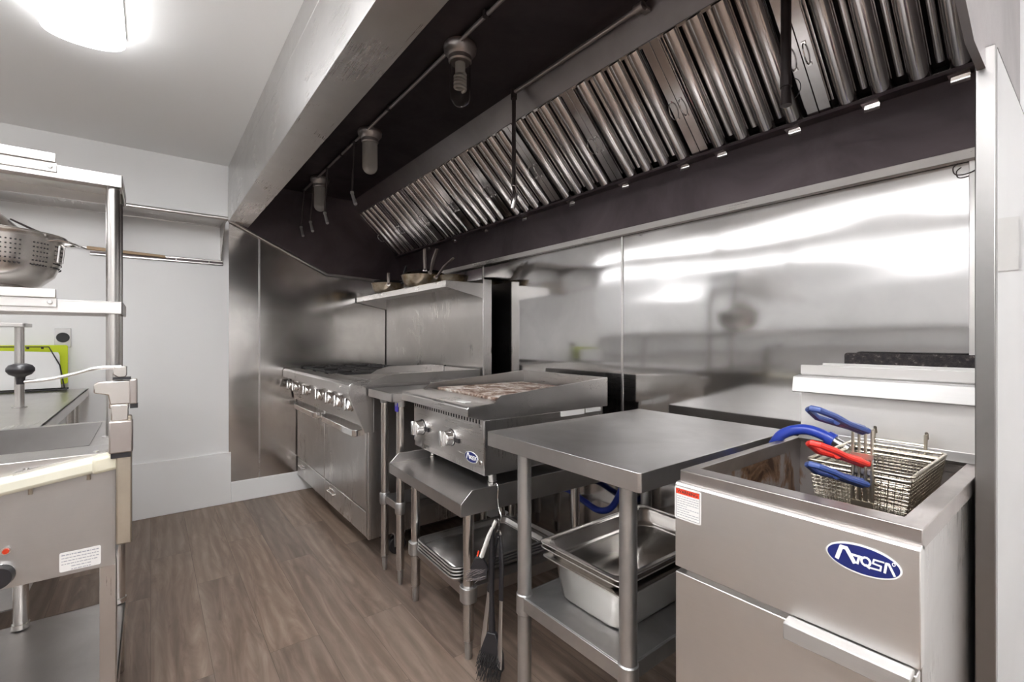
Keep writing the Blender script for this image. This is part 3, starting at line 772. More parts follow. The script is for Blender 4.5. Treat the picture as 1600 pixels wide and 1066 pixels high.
# ================================================================== work table
WX0, WX1, WY0, WY1, WZ = 2.690, 3.302, -.922, -.112, .893
wt = thing('work_table', 'freestanding stainless work table between the charbroiler and the fryer', 'table', (3.0, -.5, 0), 0)
m = MB(); m.prism(rect_round(WX0, WX1, WY0, WY1, .010, 4), WZ - .003, WZ, 'z')
R_ = [[(x, y, z) for x, y in rect_round(WX0, WX1, WY0, WY1, .010, 4)] for z in (WZ - .001, WZ - .046)]
R_.append([(x, y, WZ - .046) for x, y in rect_round(WX0 + .014, WX1 - .014, WY0 + .014, WY1 - .014, .006, 4)])
loft(m, R_); obj('tabletop', m, 'steel_table', wt, bev=.0012)
WSZ = .372
for x, y in ((2.790, -.842), (3.205, -.842), (2.790, -.20), (3.205, -.20)):
    m = MB(); m.cyl((x, y, .07), (x, y, WZ - .004), .0225, seg=28); l = obj('leg', m, 'galvanised', wt)
    m = MB(); m.lathe([(.0235, .075), (.020, .068), (.017, .01), (.014, 0)], (x, y, 0), 20, cap=True); obj('foot', m, 'galvanised', l)
    m = MB(); m.lathe([(.0235, WSZ + .006), (.0265, WSZ + .003), (.0265, WSZ - .058), (.0235, WSZ - .062)], (x, y, 0), 28, cap=True); obj('collar', m, 'galvanised', l)
m = MB(); m.box(2.788, 3.207, -.855, -.19, WSZ - .005, WSZ); m.box(2.788, 3.207, -.861, -.855, WSZ - .042, WSZ); m.box(2.781, 2.788, -.855, -.19, WSZ - .042, WSZ); m.box(3.207, 3.214, -.855, -.19, WSZ - .042, WSZ)
obj('undershelf', m, 'galvanised', wt, bev=.001)
# hotel pans
def hotel_pan(x, y, z, h, label, mat='pan_steel'):
    t = thing('hotel_pan', label, 'steam table pan', (x, y, z), 0, 'steam table pans under the work table')
    w_, d_ = .1625, .265
    def R(k, zz, r): return [(a, b, zz) for a, b in rect_round(-w_ + k, w_ - k, -d_ + k, d_ - k, r, 6)]
    tp = .020 + (.012 if h > .1 else .006)
    m = MB(); loft(m, [R(.0, h - .004, .012), R(.001, h, .012), R(.014, h, .022), R(.018, h - .003, .032), R(.020, h - .008, .036), R(tp, .014, .045), R(tp + .006, .004, .05), R(tp + .014, 0, .05)])
    m.b.faces.new([m.b.verts.new(p) for p in R(tp + .014, 0, .05)])
    o = obj('pan', m, mat, t, local=True, sol=.0012, smooth=60)
    m = MB(); m.tube([(a, b, h - .002) for a, b, _ in R(.0, 0, .014)], .0032, 8, closed=True); obj('rim', m, mat, t, local=True)
    return t
hotel_pan(2.992, -.535, WSZ + .001, .130, 'deep stainless steam table pan on the lower shelf, holding two shallow pans')
hotel_pan(2.992, -.545, WSZ + .112, .052, 'shallow stainless pan nested in the deep pan, below the topmost one')
hotel_pan(2.992, -.548, WSZ + .126, .054, 'topmost shallow stainless pan of the stack on the work table shelf')

# ================================================================== fryer
YX0, YX1, YF = 3.397, 3.790, -.925
fr = thing('fryer', 'floor standing gas deep fryer with blue oval badge and raised flue at its back', 'fryer', (3.6, -.55, 0))
m = MB(); m.box(YX0 + .004, YX0 + .010, YF + .03, -.17, .10, .915); m.box(YX1 - .010, YX1 - .004, YF + .03, -.17, .10, .915); m.box(YX0, YX1, -.18, -.17, .10, 1.1); m.box(YX0, YX1, YF + .03, -.17, .10, .11)
m.box(YX0 + .01, YX1 - .01, YF + .02, YF + .035, .11, .91)
obj('cabinet', m, 'steel_vertical', fr, bev=.001)
ZT = .922
m = MB(); o_, i_ = (YX0, YX1, YF + .012, -.345), (YX0 + .022, YX1 - .030, YF + .052, -.35)
rim_o = [(o_[0], o_[2]), (o_[1], o_[2]), (o_[1], o_[3]), (o_[0], o_[3])]; rim_i = [(i_[0], i_[2]), (i_[1], i_[2]), (i_[1], i_[3]), (i_[0], i_[3])]
loft(m, [[(*p, ZT - .030) for p in rim_o], [(*p, ZT) for p in rim_o], [(*p, ZT + .001) for p in rim_i], [(*p, ZT - .03) for p in rim_i]])
obj('tank_rim', m, 'steel_worn', fr, bev=.0015)
rim_t = [(i_[0] - .002, i_[2] - .002), (i_[1] + .002, i_[2] - .002), (i_[1] + .002, i_[3]), (i_[0] - .002, i_[3])]
m = MB(); a = [(*p, ZT - .028) for p in rim_t]
b = [(*p, .74) for p in rim_t]
c_ = [(i_[0] + .05, i_[2] + .04, .62), (i_[1] - .05, i_[2] + .04, .62), (i_[1] - .05, i_[3] - .02, .62), (i_[0] + .05, i_[3] - .02, .62)]
loft(m, [a, b, c_], close_bottom=True)
obj('tank', m, 'greasy_tank', fr)
obj('oil', MB().box(i_[0] + .003, i_[1] - .003, i_[2] + .003, i_[3] - .003, .735, .745), 'oil', fr, label='dark cooking oil')
obj('upper_panel', MB().prism([(YF, .722), (YF, .893), (YF + .004, .898), (YF + .022, .900), (YF + .022, .722)], YX0 - .004, YX1, 'x'), 'steel_fryer', fr, bev=.0015)
dr = obj('door', MB().box(YX0 - .002, YX1 - .004, YF - .002, YF + .020, .12, .712), 'steel_fryer', fr, bev=.002)
m = MB(); m.prism([(YF - .002, .722), (YF - .026, .718), (YF - .026, .690), (YF - .022, .690), (YF - .021, .712), (YF - .002, .714)], 3.615, YX1 - .006, 'x')
obj('door_handle', m, 'steel_matte', dr, bev=.002)
for x in (YX0 + .05, YX1 - .05):
    for y in (YF + .08, -.24):
        m = MB(); m.lathe([(.024, .10), (.024, .05), (.018, .04), (.018, 0)], (x, y, 0), 16, cap=True); obj('leg', m, 'galvanised', fr)
m = MB(); m.prism([(-.35, ZT - .01), (-.372, ZT + .002), (-.352, ZT + .02), (-.345, 1.105), (-.31, 1.105), (-.31, ZT - .01)], YX0 + .022, YX1 - .012, 'x')
obj('flue_front', m, 'steel_fryer', fr, bev=.001)
m = MB(); m.prism([(-.345, 1.098), (-.382, 1.094), (-.390, 1.054), (-.384, 1.052), (-.345, 1.062)], YX0 + .014, YX1 - .004, 'x'); obj('flue_lip', m, 'steel_matte', fr, bev=.001)
m = MB(); m.box(YX0 + .022, YX1 - .004, -.352, -.340, 1.10, 1.126); m.box(YX0 + .022, YX1 - .004, -.19, -.18, 1.05, 1.126); m.box(YX0 + .022, YX0 + .03, -.345, -.18, ZT, 1.120); m.box(YX1 - .012, YX1 - .004, -.345, -.18, ZT, 1.120); m.box(YX0 + .022, YX1 - .004, -.34, -.18, 1.085, 1.09)
obj('flue_box', m, 'steel_fryer', fr, bev=.001)
badge(fr, (3.7205, YF - .0005, .8555), (1, 0, 0), (0, 0, 1), (0, -1, 0), .098, .046)
# warning sticker
m = MB(); m.prism(rect_round(3.3925, 3.4515, .823, .890, .004), YF - .001, YF, 'y'); wl = obj('warning_label', m, 'label_white', fr, label='white and red warning label')
m = MB()
for e in ((3.3955, 3.4485, .8265, .8271), (3.3955, 3.4485, .8860, .8866)): m.box(e[0], e[1], YF - .0013, YF - .001, e[2], e[3])
for x in (3.3955, 3.4479): m.box(x, x + .0006, YF - .0013, YF - .001, .8265, .8866)
obj('label_frame', m, 'ink', wl)
obj('label_header', MB().box(3.3962, 3.4478, YF - .0014, YF - .001, .8755, .886), 'label_red', wl)
def text_mesh(s_, size, loc, name, mat, parent, rot=(PI / 2, 0, 0)):
    cu = bpy.data.curves.new('lettering', 'FONT'); cu.body = s_; cu.size = size; cu.align_x = 'CENTER'; cu.align_y = 'CENTER'; cu.offset = size * .02
    to = bpy.data.objects.new('lettering', cu); COL.objects.link(to)
    dg = bpy.context.evaluated_depsgraph_get(); me = bpy.data.meshes.new_from_object(to.evaluated_get(dg))
    bpy.data.objects.remove(to); bpy.data.curves.remove(cu)
    from mathutils import Euler
    me.transform(root_m(parent).inverted() @ Matrix.Translation(loc) @ Euler(rot).to_matrix().to_4x4())
    me.materials.clear(); me.materials.append(MATS[mat])
    o = bpy.data.objects.new(name, me); COL.objects.link(o); o.parent = parent; return o
text_mesh('WARNING', .0095, (3.422, YF - .0016, .8807), 'warning_word', 'ink', wl)
m = MB(); rr = random.Random(3)
for k in range(9):
    z = .871 - k * .0048; x = 3.3985
    while x < (3.446 if k not in (4, 6) else 3.42):
        L = rr.uniform(.002, .007); m.box(x, min(x + L, 3.4465), YF - .0012, YF - .001, z - .0008, z + .0006); x += L + .0012
obj('fine_print', m, 'ink_grey', wl)

# fry baskets
def wire_basket(x, y, z, w_, d_, h_, label, grip, hh, hooks=False, fine=9):
    """rim rectangle w_ x d_, tapering down h_; front handle frame rising hh above the rim. Origin: centre of rim"""
    t = thing('fry_basket', label, 'fryer basket', (x, y, z), 0, 'fry baskets nested in the fryer')
    tp = .018
    def c(k, f): # corner rect at depth fraction f
        a = w_ / 2 - tp * f; b = d_ / 2 - tp * f; return [(-a, -b), (a, -b), (a, b), (-a, b)]
    m = MB()
    m.tube([(px_, py_, 0) for px_, py_ in rect_round(-w_ / 2, w_ / 2, -d_ / 2, d_ / 2, .01, 4)], .0033, 8, closed=True)
    m.tube([(px_, py_, -.010) for px_, py_ in rect_round(-w_ / 2 + .002, w_ / 2 - .002, -d_ / 2 + .002, d_ / 2 - .002, .01, 4)], .0022, 6, closed=True)
    rim = obj('rim', m, 'wire_nickel', t, local=True)
    m = MB(); wr = .00085; n = fine * 2
    for k in range(1, n):
        f = k / (n - 1); a = w_ / 2 - tp * f; b = d_ / 2 - tp * f; zz = -h_ * f
        m.tube([(-a, -b, zz), (a, -b, zz), (a, b, zz), (-a, b, zz)], wr, 4, closed=True)
    A0, B0, A1, B1 = w_ / 2, d_ / 2, w_ / 2 - tp, d_ / 2 - tp
    nx, ny = int(w_ / .0115), int(d_ / .0115)
    for k in range(nx + 1):
        f = -1 + 2 * k / nx; m.tube([(f * A0, -B0, 0), (f * A1, -B1, -h_), (f * A1, B1, -h_), (f * A0, B0, 0)], wr, 4)
    for k in range(ny + 1):
        f = -1 + 2 * k / ny; m.tube([(-A0, f * B0, 0), (-A1, f * B1, -h_), (A1, f * B1, -h_), (A0, f * B0, 0)], wr, 4)
    obj('mesh', m, 'wire_nickel', t, local=True)
    yf_ = -d_ / 2 - .006
    m = MB()
    for k in range(4): m.tube([(-.004 + .0105 * k, yf_, hh), (-.004 + .0105 * k, yf_, -h_ * .92)], .0026, 8)
    for zz in (hh * .35, -h_ * .5): m.box(-.007, .031, yf_ - .004, yf_ - .002, zz - .005, zz + .005)
    m.tube([(-.012, yf_ - .003, -h_ * .9), (.036, yf_ - .003, -h_ * .9)], .003, 8)
    m.tube([(-.004, yf_, hh), (.0275, yf_, hh)], .003, 8)
    fm = obj('handle_frame', m, 'wire_nickel', t, local=True)
    m = MB(); s0 = Vector((.012, yf_, hh)); d = Vector((-.30, -.90, .30)).normalized(); L = .145; sd = Vector((-d.y, d.x, 0)).normalized()
    loopp = [s0 + sd * .010, s0 + d * L * .45 + sd * .014, s0 + d * L * .75 + sd * .018 + Vector((0, 0, .004)), s0 + d * L * .96 + sd * .010 + Vector((0, 0, .006)),
             s0 + d * L + Vector((0, 0, .006)), s0 + d * L * .96 - sd * .010 + Vector((0, 0, .004)), s0 + d * L * .75 - sd * .016 - Vector((0, 0, .004)), s0 + d * L * .45 - sd * .012 - Vector((0, 0, .003)), s0 - sd * .010]
    m.tube(loopp, .0062, 10); m.tube([s0, s0 + d * L * .5], [.010, .008], 10)
    obj('grip', m, grip, fm, local=True)
    if hooks:
        m = MB()
        for xx in (-.045, .052):
            m.tube([(xx, d_ / 2, -.03), (xx, d_ / 2 + .003, .02), (xx, d_ / 2 + .004, .036), (xx, d_ / 2 + .012, .040), (xx, d_ / 2 + .018, .026)], .0035, 8)
        m.tube([(-.045, d_ / 2 + .004, .012), (.052, d_ / 2 + .004, .012)], .003, 8)
        obj('hanging_hooks', m, 'wire_nickel', rim, local=True)
    return t
wire_basket(3.642, -.534, .940, .176, .286, .135, 'wire fry basket with the highest blue grip and two back hooks', 'blue_grip', .078, hooks=True)
wire_basket(3.641, -.534, .928, .168, .276, .122, 'wire fry basket with the red grip, nested between the two blue-gripped ones', 'red_grip', .024)
wire_basket(3.640, -.530, .832, .182, .290, .075, 'lowest wire fry basket, its blue grip below the red one', 'blue_grip', .080)

# blue hose over the tank edge, hose under the tables, crusted slab behind the flue
m = MB(); pts = [(3.33, -.30, .55), (3.345, -.36, .75), (3.365, -.41, .87), (3.395, -.44, .925), (3.425, -.448, .950), (3.462, -.448, .962), (3.495, -.446, .958), (3.525, -.444, .945)]
def smoothp(P, n=5):
    P = [Vector(p) for p in P]; out = []
    for i in range(len(P) - 1):
        p0, p1, p2, p3 = P[max(i - 1, 0)], P[i], P[i + 1], P[min(i + 2, len(P) - 1)]
        for k in range(n):
            t = k / n; out.append(.5 * ((2 * p1) + (p2 - p0) * t + (2 * p0 - 5 * p1 + 4 * p2 - p3) * t * t + (3 * p1 - p0 - 3 * p2 + p3) * t ** 3))
    out.append(P[-1]); return out
bh = thing('drain_hose', 'thick blue rubber hose arching over the rear left edge of the fryer', 'hose', (3.33, -.30, .55))
m.tube(smoothp(pts), .0135, 14); obj('hose', m, 'blue_rubber', bh)
m = MB(); m.tube([(3.515, -.4445, .950), (3.53, -.444, .943)], .0175, 14); m2 = obj('cuff', m, 'blue_rubber', bh)
m = MB(); m.tube([(3.528, -.444, .944), (3.56, -.443, .928)], .011, 14); obj('fitting', m, 'hose_steel', bh)
m = MB(); pts = [(2.10, -.13, .40), (2.25, -.12, .43), (2.36, -.12, .405), (2.46, -.12, .385), (2.54, -.12, .42), (2.60, -.12, .52), (2.61, -.10, .62), (2.60, -.03, .66)]
m.tube(smoothp(pts), .015, 12); gh = obj('gas_hose', m, 'blue_rubber'); tag(gh, 'blue coated gas hose looping down the wall behind the work table', 'hose')
m = MB(); m.prism(rect_round(3.440, 3.742, .93, 1.155, .008), -.075, -.045, 'y'); m.box(3.45, 3.47, -.06, -.04, .90, .935)
sl = obj('splash_slab', m, 'crusted_black', bev=.002); tag(sl, 'black crusted metal plate standing against the wall behind the fryer flue', 'metal plate')
m = MB(); m.tube(smoothp([(3.745, -.012, 1.672), (3.715, -.02, 1.655), (3.69, -.028, 1.656), (3.685, -.03, 1.675), (3.695, -.03, 1.685)]), .0016, 6)
hk = obj('wire_hook', m, 'pipe_dark'); tag(hk, 'thin bent wire hook at the top right corner of the steel wall', 'hook')

# ================================================================== end partition on the right
pp = thing('end_panel', 'tall stainless partition panel at the right end of the cooking line', 'partition', (3.81, -.27, 0))
PT = 1.757
obj('core', MB().box(3.799, 3.821, -.535, -.008, 0, PT - .004), 'steel_vertical', pp)
obj('front_channel', MB().box(3.795, 3.8235, -.540, -.520, 0, PT), 'steel_channel', pp, bev=.002)
m = MB(); m.box(3.8205, 3.8235, -.52, -.008, 0, PT); obj('side_sheet', m, 'steel_wall', pp)
m = MB(); m.box(3.797, 3.8235, -.52, -.008, PT - .003, PT); obj('top_cap', m, 'pipe_dark', pp)

# ================================================================== hanging tools on the stand
SXR = 2.585
sk = obj('s_hook', MB().tube(smoothp([(2.563, -.800, .645), (2.568, -.800, .664), (2.582, -.802, .670), (2.592, -.803, .655), (2.590, -.804, .62), (2.600, -.806, .585), (2.615, -.807, .565), (2.612, -.808, .545), (2.598, -.808, .548)]), .0018, 8), 'chrome')
tag(sk, 'bent wire hook over the right edge of the charbroiler stand', 'hook')
def at(x, y, z): return Vector((x, y, z))
b1 = thing('cleaning_brush', 'short bristle brush with a pale striped handle hanging from the wire hook', 'brush', (2.605, -.83, .55))
m = MB(); m.tube([at(2.606, -.823, .548), at(2.601, -.850, .50), at(2.592, -.876, .43)], [.012, .015, .016], 12, flat=(Vector((.8, .6, 0)), .45)); hd = obj('handle', m, 'label_white', b1)
m = MB()
for k in (-.0045, .0045): m.tube([at(2.5945 + k, -.882 + k, .452), at(2.5925 + k, -.886 + k, .434)], .0026, 6)
obj('stripes', m, 'label_red', hd)
m = MB(); m.prism([(-.012, 0), (.012, 0), (.03, -.035), (.026, -.075), (-.026, -.075), (-.03, -.035)], -.009, .009, 'y', Matrix.Translation((2.588, -.882, .43)) @ Matrix.Rotation(.9, 4, 'Z')); obj('head', m, 'black_plastic', b1, bev=.002)
m = MB(); rr = random.Random(5)
for i in range(9):
    for j in range(5):
        x = -.024 + .006 * i; z = -.04 - .008 * j; p = Matrix.Translation((2.588, -.882, .43)) @ Matrix.Rotation(.9, 4, 'Z') @ Vector((x, -.008, z)); e = p + Vector((-.014 + rr.uniform(-.004, .004), -.020, -.012 + rr.uniform(-.004, .004))); m.tube([p, e], .0011, 4)
o = obj('bristles', m, 'pipe_dark', b1); o['kind'] = 'stuff'
tg = thing('tongs', 'long steel tongs with black grips hanging from the wire hook', 'tongs', (2.612, -.815, .545))
m = MB(); m.tube([at(2.612 + .012 * math.cos(a), -.815, .500 + .012 * math.sin(a)) for a in [2 * PI * k / 14 for k in range(14)]], .0035, 8, closed=True); m.tube([at(2.611, -.812, .548), at(2.612, -.815, .512)], .003, 8); obj('hinge_ring', m, 'chrome', tg)
for sx in (-1, 1):
    P = [at(2.612 + sx * .008, -.815, .50), at(2.612 + sx * .026, -.822, .40), at(2.612 + sx * .036, -.832, .285)]
    m = MB(); m.tube(P, [.008, .0115, .0105], 10, flat=(Vector((0, 1, 0)), .6)); g = obj('grip', m, 'black_plastic', tg)
    P2 = [P[-1], at(2.612 + sx * .044, -.842, .18), at(2.612 + sx * .050, -.848, .10), at(2.612 + sx * .046, -.85, .065)]
    m = MB(); m.tube(P2, [.010, .011, .014, .017], 10, flat=(Vector((0, 1, 0)), .3)); obj('arm', m, 'aluminium', g)
gb = thing('grill_brush', 'long black grill brush hanging lowest from the wire hook, almost at the floor', 'brush', (2.605, -.84, .5))
m = MB(); m.tube([at(2.604, -.838, .535), at(2.605, -.842, .42), at(2.612, -.846, .28), at(2.618, -.85, .16)], [.008, .011, .009, .013], 12); obj('handle', m, 'black_plastic', gb)
m = MB(); m.prism([(-.016, .17), (.016, .17), (.042, .10), (.045, .045), (-.045, .045), (-.042, .10)], -.010, .010, 'y', Matrix.Translation((2.622, -.852, 0)) @ Matrix.Rotation(.5, 4, 'Z')); obj('head', m, 'black_plastic', gb, bev=.003)
m = MB()
for i in range(15):
    for j in range(7):
        x = -.043 + .006 * i; z = .098 - .012 * j; M_ = Matrix.Translation((2.622, -.852, 0)) @ Matrix.Rotation(.5, 4, 'Z'); p = M_ @ Vector((x, -.008, max(.05, z))); e = M_ @ Vector((x + rr.uniform(-.005, .005), -.032, z - .015 + rr.uniform(-.006, .006))); m.tube([p, e], .0014, 4)
o = obj('bristles', m, 'black_iron', gb); o['kind'] = 'stuff'

# ================================================================== prep station on the left
ps = thing('prep_station', 'stainless hot food table at the left edge with sunken well and two-tier overshelf', 'prep table', (2.0, -2.6, 0))
PX0, PX1, PY1, PY0 = 1.72, 2.345, -1.872, -3.10
m = MB(); zt = .902; wl_ = (1.765, 2.215, -2.95, -1.935)
m.box(PX0, wl_[0], PY0, PY1, zt - .04, zt); m.box(wl_[1], PX1, PY0, PY1, zt - .04, zt); m.box(wl_[0], wl_[1], wl_[3], PY1, zt - .04, zt); m.box(wl_[0], wl_[1], PY0, wl_[2], zt - .04, zt)
obj('countertop', m, 'steel_table', ps, bev=.0015)
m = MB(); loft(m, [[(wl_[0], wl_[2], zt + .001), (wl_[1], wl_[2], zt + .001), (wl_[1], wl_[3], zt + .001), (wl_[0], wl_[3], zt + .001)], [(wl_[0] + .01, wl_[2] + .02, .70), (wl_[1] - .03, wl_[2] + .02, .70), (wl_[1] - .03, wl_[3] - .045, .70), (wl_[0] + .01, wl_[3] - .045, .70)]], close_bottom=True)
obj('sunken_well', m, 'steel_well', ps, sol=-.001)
obj('front_panel', MB().prism(rect_round(PY0, PY1, .604, .865, .006), PX1 - .012, PX1, 'x'), 'steel_panel', ps, bev=.001)
m = MB(); m.prism([(PX0, .61), (PX1 - .02, .61), (PX1 - .02, .86), (PX0, .86)], PY1 - .012, PY1 - .008, 'y'); m.box(PX0, PX0 + .004, PY0, PY1, .61, .86); m.box(PX0, PX1 - .02, PY0, PY1, .61, .615); obj('end_and_back_sheets', m, 'steel_vertical', ps)
m = MB(); m.box(2.285, 2.330, PY1 - .034, PY1, .02, .60); m.box(2.285, 2.289, PY1 - .034, PY1, .02, .60); obj('front_post', m, 'steel_vertical', ps, bev=.002)
for y in (PY1 - .018, -2.135, PY0 + .1):
    m = MB(); m.cyl((1.77, y, .255), (1.77, y, .61), .019, seg=20); m.lathe([(.022, .27), (.022, .254)], (1.77, y, 0), 20, cap=True); m.cyl((1.77, y, 0), (1.77, y, .25), .016); obj('leg', m, 'tube_steel', ps)
m = MB(); m.box(1.735, 2.283, PY0, PY1, .245, .250); m.box(1.735, 2.283, PY1 - .004, PY1, .20, .25); m.box(1.735, 1.74, PY0, PY1, .20, .25); obj('undershelf', m, 'steel_table', ps, bev=.001)
m = MB(); m.cyl((PX1, -2.081, .640), (PX1 + .008, -2.081, .640), .0275, seg=32); k_ = obj('thermostat_dial', m, 'chrome', ps, bev=.001)
m = MB(); m.lathe([(.0, .02), (.024, .02), (.027, .0)], (0, 0, 0), 28, M=Matrix.Translation((PX1 + .008, -2.081, .640)) @ Matrix.Rotation(PI / 2, 4, 'Y')); obj('dial_knob', m, 'black_plastic', k_)
m = MB(); m.cyl((PX1, -2.071, .695), (PX1 + .004, -2.071, .695), .009, seg=20); k_ = obj('indicator_bezel', m, 'chrome', ps); m = MB(); m.cyl((PX1 + .004, -2.071, .695), (PX1 + .008, -2.071, .695), .006, seg=16); obj('indicator_lamp', m, 'lamp_orange', k_, label='orange indicator lamp')
dl = obj('data_plate', MB().prism(rect_round(-1.980, -1.902, .610 + .004, .662, .004), PX1, PX1 + .001, 'x'), 'label_white', ps, label='white data plate with small print')
m = MB()
for k in range(6):
    z = .655 - .0075 * k; y = -1.976 + (.018 if k > 3 else 0)
    while y < (-1.908 if k < 4 else -1.925):
        L = rr.uniform(.002, .008); m.box(PX1 + .001, PX1 + .0013, y, min(y + L, -1.906), z - .0011, z + .0008 + (.0008 if k == 0 else 0)); y += L + .0014
obj('fine_print', m, 'ink_grey', dl)
# overshelf posts and tiers
OX0, OX1, OY1 = 1.868, 2.130, -1.866
for x in (2.100, 1.905):
    m = MB(); m.cyl((x, -1.890, zt), (x, -1.890, 1.69), .0165, seg=24); m.lathe([(.026, zt + .004), (.026, zt)], (x, -1.89, 0), 24, cap=True); obj('overshelf_post', m, 'tube_steel', ps)
for zz, nm in ((1.690, 'upper_shelf'), (1.310, 'lower_shelf')):
    m = MB(); m.box(OX0, OX1, PY0, OY1, zz - .004, zz - .001); m.box(OX1 - .004, OX1, PY0, OY1, zz - .036, zz); m.box(OX0, OX0 + .004, PY0, OY1, zz - .036, zz); m.box(OX0, OX1, OY1 - .004, OY1, zz - .036, zz)
    m.box(OX0 + .10, OX0 + .14, PY0, OY1 - .01, zz - .016, zz - .004)
    s_ = obj(nm, m, 'steel_fryer', ps, bev=.001)
    m = MB(); m.box(OX1, OX1 + .006, PY0, -2.008, zz - .022, zz + .004); m.box(OX1 + .001, OX1 + .014, PY0, -2.010, zz + .004, zz + .028); m.cyl((OX1 + .006, -2.022, zz - .008), (OX1 + .011, -2.022, zz - .008), .006, seg=10); obj('ticket_rail', m, 'steel_fryer', s_, bev=.0015)
# cutting board along the front, dipping to the left
cbd = thing('cutting_board', 'long cream cutting board along the front edge of the prep station', 'cutting board', (2.36, -2.0, .89))
def bz(y): return .897 + (y + 1.866) * .153
m = MB()
A = [(2.262, -1.905), (2.385, -1.905), (2.385, -2.60), (2.262, -2.60)]
loft(m, [[(x, y, bz(y) + .006) for x, y in A], [(x, y, bz(y) - .032) for x, y in A]], True, True); obj('board', m, 'cream_plastic', cbd, bev=.010)
m = MB(); A = [(2.262, -1.864), (2.389, -1.864), (2.389, -1.917), (2.262, -1.917)]
loft(m, [[(x, y, bz(y) + .008) for x, y in A], [(x, y, bz(y) - .034) for x, y in A]], True, True); obj('end_block', m, 'cream_end', cbd, bev=.008)
m = MB(); A = [(2.350, -2.055), (2.362, -2.058), (2.335, -1.89), (2.300, -1.89)]
loft(m, [[(x, y, bz(y) + .0115) for x, y in A], [(x, y, bz(y) + .0065) for x, y in A]], True, True); bp = obj('hold_down_plate', m, 'steel', cbd)
for x, y in ((2.330, -1.912), (2.345, -2.038)): obj('screw', MB().cyl((x, y, bz(y) + .011), (x, y, bz(y) + .016), .006, seg=12), 'chrome', bp)
for y in (-1.925, -2.03): obj('board_pin', MB().cyl((2.352, y, bz(y) - .05), (2.352, y, bz(y) - .03), .004, seg=8), 'worn_bar', cbd)
# can opener at the end
co = thing('can_opener', 'table mounted can opener with long crank handle and black knob', 'can opener', (2.38, -1.855, .66))
obj('bar', MB().box(2.368, 2.392, -1.870, -1.838, .668, 1.00), 'worn_bar', co, bev=.004, label='worn beige steel bar')
m = MB(); m.box(2.361, 2.399, -1.884, -1.836, .905, .988); obj('sleeve', m, 'pipe_grey', co, bev=.004)
obj('sleeve_liner', MB().box(2.364, 2.396, -1.880, -1.840, .893, .906), 'black_plastic', co)
m = MB(); m.box(2.366, 2.394, -1.880, -1.845, .988, 1.030); m.box(2.3672, 2.3928, -1.884, -1.8435, 1.020, 1.060)
m.prism([(-1.913, 1.062), (-1.913, 1.084), (-1.905, 1.090), (-1.835, 1.092), (-1.835, 1.030), (-1.882, 1.030), (-1.886, 1.055)], 2.366, 2.394, 'x'); obj('head', m, 'pan_steel', co, bev=.003)
m = MB(); m.box(2.366, 2.398, -1.843, -1.827, 1.030, 1.094); obj('gear_housing', m, 'pipe_grey', co, bev=.003)
obj('gasket', MB().box(2.370, 2.396, -1.876, -1.840, 1.094, 1.1), 'black_plastic', co); obj('lower_gasket', MB().box(2.372, 2.39, -1.842, -1.826, 1.018, 1.030), 'black_plastic', co)
m = MB(); m.prism([(-1.876, 1.108), (-1.866, 1.1), (-1.852, 1.1), (-1.848, 1.105), (-1.848, 1.128), (-1.876, 1.128)], 2.368, 2.396, 'x'); hb = obj('crank_hub', m, 'pan_steel', co, bev=.002)
m = MB(); m.tube(smoothp([(2.382, -1.860, 1.126), (2.382, -1.91, 1.124), (2.382, -1.95, 1.112), (2.382, -1.995, 1.101), (2.382, -2.045, 1.097)]), .0045, 10); obj('crank_arm', m, 'aluminium', hb)
m = MB(); m.lathe([(.007, 1.092), (.008, 1.104), (.009, 1.110), (.019, 1.115), (.0245, 1.123), (.0245, 1.130), (.020, 1.137), (.010, 1.141), (0, 1.1415)], (2.382, -2.042, 0), 28); m.lathe([(0, 1.092), (.007, 1.092)], (2.382, -2.042, 0), 28); obj('crank_knob', m, 'black_plastic', hb, smooth=60)
# colander and strainer on the lower overshelf
cd = thing('colander', 'stainless colander with open side handles on the lower overshelf', 'colander', (1.998, -2.165, 1.3095))
m = MB(); prof = [(0, .035), (.075, .035), (.105, .045), (.135, .075), (.150, .115), (.154, .175), (.158, .190), (.164, .192)]
m.lathe(prof, (0, 0, 0), 48); obj('bowl', m, 'pan_steel', cd, local=True, sol=.0015, smooth=60)
m = MB(); m.lathe([(.085, .0), (.080, .0), (.080, .036), (.085, .037)], (0, 0, 0), 40); obj('foot_ring', m, 'pan_steel', cd, local=True)
m = MB()
for s_ in (1, -1):
    a0 = math.radians(78 if s_ > 0 else 258)
    P = [Vector((math.cos(a0 + t) * r_, math.sin(a0 + t) * r_, z_)) for t, r_, z_ in ((-.34, .156, .172), (-.28, .175, .176), (-.12, .192, .172), (.12, .192, .172), (.28, .175, .176), (.34, .156, .172))]
    m = MB(); m.tube(smoothp(P), .005, 8, flat=(Vector((0, 0, 1)), .6))
    for t in (-.1, .1): m.tube([Vector((math.cos(a0 + t) * .155, math.sin(a0 + t) * .155, .115)), Vector((math.cos(a0 + t) * .16, math.sin(a0 + t) * .16, .165))], .003, 6)
    obj('handle', m, 'chrome', cd, local=True)
m = MB()
for g in range(14):
    for i in range(5):
        for j in range(6):
            a = 2 * PI * g / 14 + (i - 2) * .062; z = .098 + j * .0125; r_ = .1475 + (z - .098) * .09
            p = Vector((math.cos(a) * r_, math.sin(a) * r_, z)); q = Vector((math.cos(a) * (r_ + .0025), math.sin(a) * (r_ + .0025), z))
            m.tube([p, q], .0022, 6)
o = obj('perforations', m, 'dark_gap', cd, local=True); o['kind'] = 'stuff'
sv = thing('strainer', 'dark-handled steel strainer lying upside down inside the colander', 'strainer', (2.0, -2.22, 1.50))
